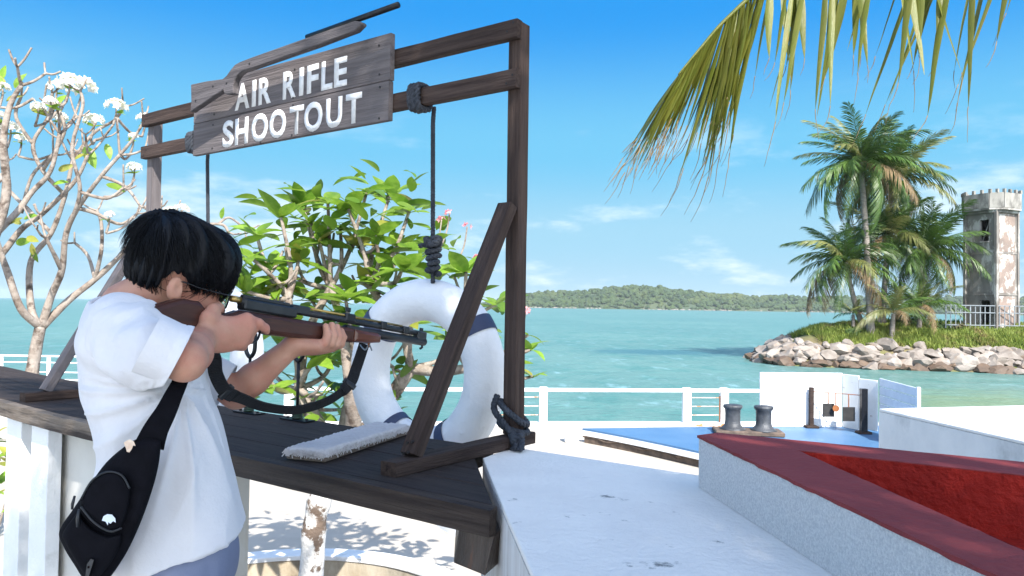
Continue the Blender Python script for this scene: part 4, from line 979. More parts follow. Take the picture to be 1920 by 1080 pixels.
def palm(label, base, top, size, nf, seed, r0=0.17, lean=0.0, group=None, el_rng=(-0.7, 1.25), avoid=None, nuts=True, pale=0.28, name='coconut_palm', vb=3.2):
    rnd = random.Random(seed); base = Vector(base); top = Vector(top); pt = thing(name, label, 'palm tree', base, group)
    P = smooth_path([base, base+(top-base)*0.33+Vector((lean*0.5, 0, 0)), base+(top-base)*0.7+Vector((lean*0.35, 0, 0)), top], 12); rr = []
    for i in range(len(P)):
        s = i/(len(P)-1); rr.append(r0*(1.0-0.35*s+0.35*max(0, 1-s*9))*(1+0.05*(i % 2)))
    MB().tube(P, rr, 10).build('trunk', M_ptrunk, pt, True)
    for i in range(nf):
        s = i/(nf-1); a = i*2.39996+rnd.uniform(-.25, .25)
        if avoid and avoid(a, s): continue
        el = el_rng[1]+(el_rng[0]-el_rng[1])*s+rnd.uniform(-.12, .12)      # upper fronds first
        var = min(3, int(s*vb+rnd.uniform(-.5, .6))); var = max(0, var)
        x_ = rnd.random(); mt = M_frond
        if x_ < pale: mt = M_frondy
        if s > 0.85 and rnd.random() < 0.4: mt = M_frondd
        o = bpy.data.objects.new('frond', fronds_for(mt)[var]); COL.objects.link(o); par(o, pt)
        k = size/4*rnd.uniform(0.85, 1.1)*(0.8 if s < 0.15 else 1)
        o.matrix_basis = Matrix.Translation(top+Vector((0, 0, 0.1))) @ Matrix.Rotation(a, 4, 'Z') @ Matrix.Rotation(-el+0.35, 4, 'Y') @ Matrix.Rotation(rnd.uniform(-.5, .5), 4, 'X') @ Matrix.Scale(k, 4)
    if nuts:
        for i in range(5):
            a = i*1.3; bm = bmesh.new(); bmesh.ops.create_icosphere(bm, subdivisions=2, radius=0.14); me = bpy.data.meshes.new('coconut'); bm.to_mesh(me); bm.free()
            obj('coconut', me, M_frondy, pt, Matrix.Translation(top+Vector((0.28*math.cos(a), 0.28*math.sin(a), -0.22))))
    return pt
# palm behind the camera: its crown shades the shooter, counter end and wall
palm('tall coconut palm behind the viewpoint whose crown shades the counter', (1.0, -2.7, 0.0), (0.88, -2.0, 5.0), 2.6, 84, 21, 0.15, group=None, el_rng=(-0.75, 1.2), pale=0.2)
# palm to the right whose frond hangs into the view
pr = palm('coconut palm outside the right edge whose frond hangs into the sky', (4.6, 0.2, YARD), (4.3, 0.7, 4.7), 3.4, 18, 33, 0.16, pale=0.5,
          avoid=lambda a, s: math.cos(a-2.2) > 0.35)
rnd = random.Random(8)
RA = smooth_path([(4.25, 0.75, 4.75), (3.75, 1.55, 4.75), (3.0, 2.55, 4.15), atY(1860, -100, 3.4), atY(1700, -75, 3.55), atY(1550, -50, 3.62), atY(1435, -22, 3.66), atY(1362, 36, 3.66), atY(1312, 92, 3.65), atY(1272, 140, 3.64)], 10)
M_hf = mat('near_frond', (0.13, 0.16, 0.022), (0.20, 0.20, 0.04), 7, 0.4, 0.2, 40, stretch=(0.6, 6, 6), objvar=0.25, trans=0.45, c3=(0.30, 0.20, 0.06), c3scale=4, c3lo=0.60, c3hi=0.72)
M_dry = mat('dry_leaf_tip', (0.20, 0.13, 0.06), (0.28, 0.20, 0.10), 20, 0.7, trans=0.2)
fz = MB().tube(RA, [0.030-0.026*i/(len(RA)-1) for i in range(len(RA))], 8).build('frond', M_hf, pr, True)
def leaflet(p, d, Ln, w_, hang, twist, mt, dry=0.25):
    d = Vector(d).normalized(); side = d.cross(Vector((0, 0, 1)))
    side = side.normalized() if side.length > 0.1 else Vector((1, 0, 0))
    side = (side*math.cos(twist)+Vector((0, 1, 0))*math.sin(twist)).normalized()
    n_ = 9; v = []; f = []; pos = Vector(p); dd = d.copy()
    for i in range(n_+1):
        s = i/n_; ww = w_*0.5*(0.45+0.9*s if s < 0.35 else 0.77*(1-(s-0.35)/0.65)**0.7+0.03)
        nrm = dd.cross(side).normalized()
        v += [pos-side*ww+nrm*ww*0.35, pos, pos+side*ww+nrm*ww*0.35]
        dd = (dd+Vector((rnd.uniform(-.03, .03), rnd.uniform(-.03, .03), -hang/n_))).normalized()
        if i < n_: pos = pos+dd*(Ln/n_)
    for i in range(n_):
        a = i*3; f += [(a, a+1, a+4, a+3), (a+1, a+2, a+5, a+4)]
    Mx = frame_mat(Vector(p), d); Mi = Mx.inverted(); me = mesh('leaflet', [Mi @ Vector(q) for q in v], f, True)
    o = obj('leaflet', me, mt, fz, Mx)
    tipv = [Vector(q) for q in v[-3:]]
    if rnd.random() < 0.8:   # dry thread at the tip
        P = [pos]; d3 = dd.copy()
        for i in range(6): d3 = (d3+Vector((rnd.uniform(-.25, .12), rnd.uniform(-.2, .2), rnd.uniform(-.25, .1)))).normalized(); P.append(P[-1]+d3*Ln*rnd.uniform(0.015, dry*0.3))
        MB().tube(P, [0.0022-0.0015*i/6 for i in range(7)], 4).build('dry_tip', M_dry, o if False else fz, True)
mR = len(RA)
for i in range(mR):
    s = i/(mR-1)
    if s < 0.22: continue
    t_sub = 2 if s > 0.66 else 1
    p = RA[i]; t_ = (RA[min(i+1, mR-1)]-RA[max(i-1, 0)]).normalized()
    endz = s > 0.80
    for sd_ in (-1, 1)*t_sub:
        if s < 0.66 and rnd.random() < 0.42: continue
        out = Vector((0, sd_, 0)); k9 = max(0, (s-0.66)/0.34)
        if k9 > 0.35: d = t_*(0.75+0.35*k9)+Vector((0, 0, -0.75+0.55*k9))+out*0.12*rnd.random()+Vector((rnd.uniform(-.12, .20), 0, rnd.uniform(-.15, .1))); L1 = rnd.uniform(0.40, 0.62)*(1.05-0.15*k9); hg = 0.18
        elif k9 > 0: d = t_*0.35+Vector((0, 0, -1.0))+out*0.12+Vector((rnd.uniform(-.14, .10), 0, 0)); L1 = rnd.uniform(0.50, 0.84); hg = 0.15
        else: d = t_*0.15+Vector((0, 0, -0.9))+out*0.20+Vector((rnd.uniform(-.18, .22), 0, 0)); L1 = rnd.uniform(0.34, 0.74); hg = 0.3
        leaflet(p, d, L1, rnd.uniform(0.036, 0.056), hg, rnd.uniform(-0.6, 0.6), M_hf)
# ================================================================== island with tower and palms
IS = [(21.7, 68.7), (20.9, 64.5), (21.4, 62.0), (22.9, 60.2), (26.4, 58.8), (32.0, 57.6), (37.6, 55.8), (46, 54), (75, 52), (75, 92), (40, 86), (26, 77)]
_P = np.array(IS)
def isl_d(x, y):
    x = np.asarray(x, float); y = np.asarray(y, float); d = np.full(x.shape, 1e9); ins = np.zeros(x.shape, bool); n_ = len(_P)
    for i in range(n_):
        a = _P[i]; b_ = _P[(i+1) % n_]; e = b_-a; t_ = np.clip(((x-a[0])*e[0]+(y-a[1])*e[1])/(e@e), 0, 1)
        d = np.minimum(d, np.hypot(x-a[0]-t_*e[0], y-a[1]-t_*e[1]))
        c_ = ((a[1] > y) != (b_[1] > y)); xi = a[0]+(y-a[1])/(e[1] if e[1] else 1e-9)*e[0]; ins ^= c_ & (x < xi)
    return np.where(ins, d, -d)
def isl_z(x, y):
    d = isl_d(x, y); return np.interp(d, [-3, 0, 3.0, 4.6, 7.5, 11, 16], [-4.6, -3.05, -1.35, -0.55, 0.1, 0.42, 0.5])
xs_ = np.arange(17, 62, 0.6); ys_ = np.arange(51, 90, 0.6); X_, Y_ = np.meshgrid(xs_, ys_, indexing='ij'); Z_ = isl_z(X_, Y_)
v = []; f = []
for i in range(len(xs_)):
    for j in range(len(ys_)):
        v.append((xs_[i], ys_[j], Z_[i, j]+0.10*mnoise.noise(Vector((xs_[i]*.7, ys_[j]*.7, 0)))))
nj = len(ys_)
for i in range(len(xs_)-1):
    for j in range(nj-1): f.append((i*nj+j, (i+1)*nj+j, (i+1)*nj+j+1, i*nj+j+1))
M_isl = mat('island_ground', (0.11, 0.13, 0.035), (0.17, 0.13, 0.07), 0.5, 0.95, 0.6, 3, c3=(0.10, 0.075, 0.05), c3scale=0.3, c3lo=0.55, c3hi=0.7)
isl = tag(obj('island', mesh('island', v, f, True), M_isl), kind='structure')
# riprap: each rock a piece of the island
M_rock = mat('riprap_rock', (0.29, 0.255, 0.225), (0.18, 0.15, 0.125), 1.2, 0.9, 0.7, 4, objvar=0.22, c3=(0.26, 0.17, 0.10), c3scale=0.8, c3lo=0.55, c3hi=0.75)
M_rockw = mat('wet_rock', (0.13, 0.085, 0.055), (0.08, 0.055, 0.038), 1.2, 0.7, 0.7, 4, objvar=0.2)
rocks = []
for k in range(7):
    rnd = random.Random(100+k); bm = bmesh.new(); bmesh.ops.create_icosphere(bm, subdivisions=2, radius=1.0)
    planes = [(Vector((rnd.uniform(-1, 1), rnd.uniform(-1, 1), rnd.uniform(-1, 1))).normalized(), rnd.uniform(0.42, 0.74)) for _ in range(13)]
    for q in bm.verts:
        for (nn, dd) in planes:
            k_ = q.co.dot(nn)
            if k_ > dd: q.co -= nn*(k_-dd)
        q.co *= 1+0.06*mnoise.noise(q.co*3+Vector((k, 0, 0)))
    for q in bm.verts: q.co.z *= 0.62
    me = bpy.data.meshes.new('rock'); bm.to_mesh(me); bm.free(); rocks.append(me)
rvar = {}
def rockm(me, mt):
    if (me.name, mt.name) not in rvar:
        c_ = me.copy(); c_.materials.append(mt); rvar[(me.name, mt.name)] = c_
    return rvar[(me.name, mt.name)]
rnd = random.Random(77); cnt = 0; shore = IS[-1:]+IS[:8]
L_ = [((Vector(shore[i+1])-Vector(shore[i])).length, i) for i in range(len(shore)-1)]
for dd, n_, smin, smax in ((0.2, 72, 0.55, 1.05), (0.9, 74, 0.6, 1.2), (1.7, 72, 0.55, 1.25), (2.5, 62, 0.45, 1.1)):
    tot = sum(a for a, _ in L_)
    for k in range(n_):
        s = (k+rnd.uniform(-.3, .3))/n_*tot; s = max(0, min(tot-0.01, s))
        for a, i in L_:
            if s <= a: break
            s -= a
        p = Vector(shore[i])+(Vector(shore[i+1])-Vector(shore[i]))*(s/a); e = (Vector(shore[i+1])-Vector(shore[i])).normalized()
        nn = Vector((-e.y, e.x)); 
        if float(isl_d(p.x+nn.x*0.5, p.y+nn.y*0.5)) < 0: nn = -nn
        q = p+nn*(dd+rnd.uniform(-.35, .35)); sz = rnd.uniform(smin, smax); z = float(isl_z(q.x, q.y))
        o = bpy.data.objects.new('rock', rockm(rnd.choice(rocks), M_rockw if (dd < 0.5 and rnd.random() < 0.85) else M_rock)); COL.objects.link(o); par(o, isl)
        o.matrix_basis = Matrix.Translation((q.x, q.y, z+0.10*sz)) @ Matrix.Rotation(rnd.uniform(0, 6.28), 4, 'Z') @ Matrix.Rotation(rnd.uniform(-.4, .4), 4, 'X') @ Matrix.Diagonal((sz*rnd.uniform(0.9, 1.45), sz*rnd.uniform(0.8, 1.1), sz*rnd.uniform(0.8, 1.2), 1))
# grass
rnd = random.Random(5); v = []; f = []
gx = np.random.RandomState(3); N_ = 34000; gxx = gx.uniform(20, 50, N_); gyy = gx.uniform(55, 74, N_); gd = isl_d(gxx, gyy); gz = isl_z(gxx, gyy)
for i in range(N_):
    lim = 2.7+1.2*mnoise.noise(Vector((gxx[i]*.45, gyy[i]*.45, 5)))+ (1.2 if gxx[i] < 25.5 else 0)
    if gd[i] < lim or gd[i] > 11: continue
    h = rnd.uniform(0.25, 0.60)*(1+0.8*max(0, mnoise.noise(Vector((gxx[i]*.8, gyy[i]*.8, 1)))))*(0.7 if gd[i] > 6 else 1)
    for k in range(3):
        a = rnd.uniform(0, 6.28); w_ = 0.07; dx, dy = math.cos(a), math.sin(a); b_ = (gxx[i]+rnd.uniform(-.2, .2), gyy[i]+rnd.uniform(-.2, .2)); z = gz[i]-0.03; n0 = len(v)
        v += [(b_[0]-dy*w_, b_[1]+dx*w_, z), (b_[0]+dy*w_, b_[1]-dx*w_, z), (b_[0]+dx*h*.5, b_[1]+dy*h*.5, z+h)]; f.append((n0, n0+1, n0+2))
M_grass = mat('island_grass', (0.17, 0.24, 0.035), (0.25, 0.29, 0.06), 0.8, 0.8, trans=0.3, c3=(0.26, 0.17, 0.085), c3scale=0.45, c3lo=0.54, c3hi=0.68)
tag(obj('island_grass', mesh('island_grass', v, f), M_grass), 'green and brown grass covering the top of the rocky island', 'grass', kind='stuff')
def shrubblob(label, px_, py_, Y, R, n_, seed, mt):
    rnd = random.Random(seed); p = atY(px_, py_, Y); p.z = float(isl_z(p.x, p.y)); m = MB()
    for i in range(n_):
        d = Vector((rnd.gauss(0, 1), rnd.gauss(0, 1), abs(rnd.gauss(0, .9)))).normalized(); q = p+Vector((d.x*R, d.y*R*.7, d.z*R*.8))*rnd.uniform(.5, 1.0); o_ = d.orthogonal().normalized(); s = rnd.uniform(.16, .34)
        a = (o_*math.cos(i)+d.cross(o_)*math.sin(i)); b_ = d.cross(a); i0 = len(m.v)
        m.v += [tuple(q-a*s*.4), tuple(q+b_*s*.3), tuple(q+a*s+d*.1), tuple(q-b_*s*.3)]; m.f.append((i0, i0+1, i0+2, i0+3))
    t_ = thing('bush', label, 'bush', p); MB().tube([p, p+Vector((0, 0, R*.5))], [.06, .03], 6).build('stem', M_bark, t_); m.build('crown', mt, t_)
M_bush = mat('island_bush', (0.05, 0.10, 0.022), (0.09, 0.15, 0.03), 1.5, 0.7, trans=0.25)
M_bushb = mat('brown_bush', (0.10, 0.085, 0.04), (0.07, 0.07, 0.03), 1.5, 0.8, trans=0.2)
shrubblob('low green bush at the left end of the island railing', 1768, 600, 63, 1.2, 260, 1, M_bush)
shrubblob('dull brown bush in front of the tower railing', 1800, 603, 62.5, 1.0, 220, 2, M_bushb)
shrubblob('bright low bush at the foot of the tall palm', 1600, 600, 63, 0.8, 200, 3, M_bush)
shrubblob('dark green bush filling the space under the palms', 1710, 580, 66, 2.2, 500, 4, M_bush)

# tower
M_conc = mat('old_concrete', (0.22, 0.20, 0.18), (0.13, 0.112, 0.098), 0.7, 0.92, 0.5, 3, c3=(0.40, 0.375, 0.345), c3scale=0.9, c3lo=0.52, c3hi=0.60, stretch=(1, 1, 0.45))
M_panel = mat('peeling_panel', (0.27, 0.20, 0.165), (0.18, 0.14, 0.12), 0.8, 0.92, 0.4, 3, c3=(0.46, 0.43, 0.395), c3scale=0.9, c3lo=0.50, c3hi=0.56)
M_dark = mat('dark_opening', (0.01, 0.01, 0.01), rough=0.9)
tc_ = atY(1858, 606, 64.0); gz0 = float(isl_z(tc_.x, tc_.y))-0.3; TWB = gz0
tw = thing('watch_tower', 'weathered concrete watchtower with crenellated top on the island', 'tower', (tc_.x, tc_.y, gz0))
ztop_ = atY(1858, 398, 64.0).z; zcr = atY(1858, 365, 64.0).z
A_ = 2.70; th = math.radians(-34)+math.atan2(-tc_.x, tc_.y)*0
# faces: local -Y faces camera-left, local +X faces camera-right
ang0 = math.atan2(tc_.x, tc_.y)     # azimuth of the line of sight
RT = Matrix.Translation((tc_.x, tc_.y, 0)) @ Matrix.Rotation(-ang0-math.radians(34), 4, 'Z')
H_ = ztop_-gz0
h2 = A_/2; wl = 0.25
wb = MB()     # hollow shaft with real openings in the front (-Y) face
zs = [gz0+0.6*0, 0]
win = (-0.05, 0.72, ztop_-2.55, ztop_-0.75); dor = (0.0, 0.85, gz0+0.1, gz0+2.55)
def slab(x0, x1, y0, y1, z0, z1): wb.box(((x0+x1)/2, (y0+y1)/2, (z0+z1)/2), (x1-x0, y1-y0, z1-z0))
yf = -h2
slab(-h2, -0.05, yf, yf+wl, gz0, ztop_); slab(0.85, h2, yf, yf+wl, gz0, ztop_); 
slab(-0.0499, 0.8499, yf+.002, yf+wl-.002, dor[3], win[2]); slab(-0.0499, 0.8499, yf+.002, yf+wl-.002, win[3], ztop_); slab(-0.0499, 0.001, yf+.003, yf+wl-.003, gz0, dor[3]); slab(0.72, 0.8499, yf+.003, yf+wl-.003, win[2], win[3])
slab(-h2, h2, h2-wl, h2, gz0, ztop_); slab(-h2, -h2+wl, yf+wl+.001, h2-wl-.001, gz0, ztop_); slab(h2-wl, h2, yf+wl+.001, h2-wl-.001, gz0, ztop_)
wb.build('shaft', M_conc, tw, M=RT)
for k, (z0, z1) in enumerate(((gz0+0.3, gz0+2.9), (gz0+3.2, gz0+6.4), (gz0+6.6, ztop_-0.25))):
    MB().box((h2+0.004, 0, (z0+z1)/2), (0.03, A_*0.72, z1-z0)).build('panel', M_panel, tw, M=RT)
    if k == 1: MB().box((-0.05, yf-0.004, (z0+z1)/2), (A_*0.66, 0.03, z1-z0)).build('panel', M_conc, tw, M=RT)
for z in (gz0+3.05, gz0+6.5): MB().box((0, 0, z), (A_+0.10, A_+0.10, 0.14)).build('string_course', M_conc, tw, M=RT)
for sx_, sy_ in ((1, -1), (-1, -1), (1, 1)): MB().box((sx_*h2, sy_*h2, (gz0+ztop_)/2), (0.22, 0.22, H_)).build('corner_pilaster', M_conc, tw, M=RT)
MB().box((0.30, yf-0.03, win[2]-0.05), (0.95, 0.16, 0.10)).build('window_sill', M_conc, tw, M=RT)
MB().box((0.45, yf+0.10, (win[2]+win[3])/2), (0.05, 0.04, 1.9), Matrix.Rotation(0.35, 4, 'Y')).build('fallen_bar', M_conc, tw, M=RT)
MB().box((0, 0, gz0+3.2), (A_-2*wl, A_-2*wl, 0.12)).build('floor_slab', M_conc, tw, M=RT)
def octo(r, c_): return [(-r+c_, -r), (r-c_, -r), (r, -r+c_), (r, r-c_), (r-c_, r), (-r+c_, r), (-r, r-c_), (-r, -r+c_)]
R1 = h2+0.50
MB().prism(octo(h2+0.22, 0.4), ztop_-0.22, ztop_-0.001).build('corbel', M_conc, tw, M=RT)
MB().prism(octo(R1, 0.75), ztop_, ztop_+0.14).build('platform', M_conc, tw, M=RT)
oc = octo(R1-0.06, 0.72); M_grime = mat('grimy_concrete', (0.20, 0.19, 0.17), (0.33, 0.31, 0.28), 0.8, 0.95, 0.5, 3, c3=(0.06, 0.055, 0.05), c3scale=1.0, c3lo=0.5, c3hi=0.68, stretch=(1, 1, 0.4))
PH = zcr-ztop_
for i in range(8):
    a = Vector((*oc[i], 0)); b_ = Vector((*oc[(i+1) % 8], 0))
    MB_ = board('parapet', a+Vector((0, 0, ztop_+0.14+PH*0.42)), b_+Vector((0, 0, ztop_+0.14+PH*0.42)), 0.16, PH*0.84, M_grime, tw, ch=0.01); MB_.matrix_basis = RT @ MB_.matrix_basis
    n_ = max(2, int((b_-a).length/0.6))
    for k in range(n_):
        p = a+(b_-a)*((k+0.1)/n_); MB().box((p.x, p.y, ztop_+0.14+PH*0.94), (0.20, 0.20, 0.30)).build('merlon', M_grime, tw, M=RT)
# steel railing before the tower
M_steel = mat('galvanised', (0.24, 0.26, 0.28), (0.18, 0.20, 0.22), 3, 0.5, metal=0.2)
YR = 62.2; ir = thing('island_railing', 'grey steel railing of upright bars in front of the island tower', 'railing', atY(1850, 612, YR))
x0, x1 = 1774, 1925; zb = atY(1840, 611, YR).z-0.2; zt = atY(1840, 573, YR).z
for z in (zt, (zt+zb)/2+.35, zb+0.25):
    MB().box(((atY(x0, 600, YR).x+atY(x1, 600, YR).x)/2, YR, z), (atY(x1, 600, YR).x-atY(x0, 600, YR).x, 0.06, 0.07)).build('rail', M_steel, ir)
k = 0; x = x0
while x <= x1:
    MB().box((atY(x, 600, YR).x, YR+0.05, (zt+zb)/2), (0.10 if k % 5 == 0 else 0.06, 0.05, zt-zb)).build('bar', M_steel, ir); x += 9.2; k += 1
# palms
def ipalm(label, bx, tx, ty, Y, size, nf, seed, r0=0.2, lean=0, **kw):
    b_ = atY(bx, 606, Y); b_.z = float(isl_z(b_.x, b_.y))-0.1; t_ = atY(tx, ty, Y)
    palm(label, b_, t_, size, nf, seed, r0, lean, 'coconut palms on the island', vb=kw.pop('vb', 2.3), el_rng=kw.pop('el_rng', (-0.45, 1.3)), **kw)
ipalm('tallest island palm with a full straight pale trunk', 1633, 1614, 305, 63, 5.7, 46, 1, 0.30, 0.15, pale=0.30)
ipalm('second tall island palm leaning right behind the tallest one', 1650, 1672, 335, 67, 5.8, 46, 2, 0.26, 0.3, pale=0.45)
ipalm('shorter dark island palm left of the tall trunk', 1622, 1585, 492, 64, 5.2, 36, 3, 0.24, -0.3, pale=0.15)
ipalm('broad dark island palm between the tall palms and the tower', 1718, 1732, 468, 66, 5.6, 46, 4, 0.28, 0.2, pale=0.06)
ipalm('middle island palm behind the tall trunk with drooping pale fronds', 1655, 1662, 440, 66, 5.2, 36, 5, 0.24, 0.1, pale=0.35)
ipalm('young island palm sprouting low beside the tall trunk', 1672, 1675, 588, 62.0, 3.6, 16, 6, 0.22, 0, el_rng=(0.15, 1.35), nuts=False, pale=0.5)
ipalm('low island palm filling the gap right of the young palm', 1722, 1728, 575, 63.5, 4.0, 18, 7, 0.22, 0, el_rng=(-0.1, 1.2), nuts=False, pale=0.1)
ipalm('short bushy palm left at the water end of the palm group', 1600, 1600, 590, 64, 2.0, 12, 8, 0.16, 0, el_rng=(0.1, 1.2), nuts=False, pale=0.5)

# ================================================================== far headland
prof = [(890,574),(940,560),(979,552),(998,548),(1024,547),(1053,546),(1085,546),(1121,541),(1166,536),(1182,533),(1208,536),(1231,534),(1250,541),(1282,544),(1311,546),(1344,551),(1392,554),(1424,555),(1470,552),(1505,556),(1553,555),(1620,556),(1700,555),(1780,556),(1815,557),(1880,558),(1960,558),(2100,560),(2300,572)]
HY = 1560.0; M_hill = mat('hill_ground', (0.05, 0.075, 0.035), (0.07, 0.09, 0.04), 0.01, 0.95)
def hz_(px_): 
    y = np.interp(px_, [p[0] for p in prof], [p[1] for p in prof]); return max(1.0, atY(px_, float(y), HY).z-5.0-SEA)
v = []; f = []; px_ = np.arange(880, 2310, 10.0); rowsY = [1390, 1420, 1470, 1520, 1560, 1640, 1720]; rowk = [-0.06, 0.04, 0.40, 0.78, 1.0, 0.85, 0.2]
for p_ in px_:
    base_x = atY(p_, 560, HY).x; H1 = hz_(p_)
    for yy, k in zip(rowsY, rowk): v.append((base_x*(0.96+0.04*yy/HY), yy+12*mnoise.noise(Vector((p_*.02, 0, 3))), SEA+H1*k+(2.0 if k > 0.2 else 0)*mnoise.noise(Vector((p_*.05, yy*.02, 0)))))
nr = len(rowsY)
for i in range(len(px_)-1):
    for j in range(nr-1): f.append((i*nr+j, (i+1)*nr+j, (i+1)*nr+j+1, i*nr+j+1))
tag(obj('hills', mesh('hills', v, f, True), M_hill), kind='structure')
rnd = random.Random(12)
bm = bmesh.new(); bmesh.ops.create_icosphere(bm, subdivisions=2, radius=1.0); iv = [Vector(q.co) for q in bm.verts]; bm.verts.index_update(); ifc = [tuple(a.index for a in q.verts) for q in bm.faces]; bm.free()
v = []; f = []
def crown(c_, r, zs_):
    n0 = len(v); sd_ = rnd.uniform(0, 99)
    for q in iv:
        k = 1+0.38*mnoise.noise(q*1.6+Vector((sd_, 0, 0)))+0.16*mnoise.noise(q*4+Vector((0, sd_, 0))); v.append((c_[0]+q.x*r*k, c_[1]+q.y*r*k, c_[2]+q.z*r*k*zs_))
    f.extend(tuple(i+n0 for i in t_) for t_ in ifc)
for i in range(2300):
    p_ = rnd.uniform(895, 1975); kk = rnd.uniform(0, 1)**0.8; yy = 1412+kk*150; k = np.interp(yy, rowsY, rowk); x = atY(p_, 560, HY).x*(0.96+0.04*yy/HY); z = SEA+hz_(p_)*k
    r = rnd.uniform(3.2, 6.2)*(1.35 if rnd.random() < 0.12 else 1.0)*(0.75 if kk < .15 else 1); crown((x, yy, z+r*0.5), r, rnd.uniform(0.7, 1.05))
M_forest = mat('forest', (0.020, 0.040, 0.012), (0.045, 0.072, 0.020), 0.035, 0.9, 0.8, 0.5, c3=(0.065, 0.085, 0.024), c3scale=0.012, c3lo=0.5, c3hi=0.66, bdist=1.5, detail=3)
tag(obj('forest', mesh('forest', v, f), M_forest), 'dense green forest covering the far headland across the water', 'forest', kind='stuff')
v = []; f = []
for i in range(130):
    p_ = rnd.choice((rnd.uniform(990, 1110), rnd.uniform(1180, 1330), rnd.uniform(1180, 1560))); x = atY(p_, 560, HY).x*(0.96+0.04*1395/HY); crown((x, 1398+rnd.uniform(-5, 5), SEA+0.5), rnd.uniform(1.0, 2.6), 0.6)
tag(obj('shore_rocks', mesh('shore_rocks', v, f), M_rock), 'pale rocks and sand along the foot of the far headland', 'rocks', kind='stuff')

# --- air: even pale haze round everything
M_haze = bpy.data.materials.new('haze'); M_haze.use_nodes = True; t = M_haze.node_tree; t.nodes.clear()
pv = t.nodes.new('ShaderNodeVolumePrincipled'); pv.inputs['Density'].default_value = 0.00008; pv.inputs['Color'].default_value = (0.80, 0.90, 1.0, 1); pv.inputs['Anisotropy'].default_value = 0.0
oo = t.nodes.new('ShaderNodeOutputMaterial'); t.links.new(pv.outputs[0], oo.inputs['Volume'])
hz = MB().box((0, 0, (SEA-6+62)/2), (12400, 12400, 62-SEA+6)).build('haze', M_haze); tag(hz, 'thin pale sea haze lying between the viewer and the headland', 'haze', kind='stuff')
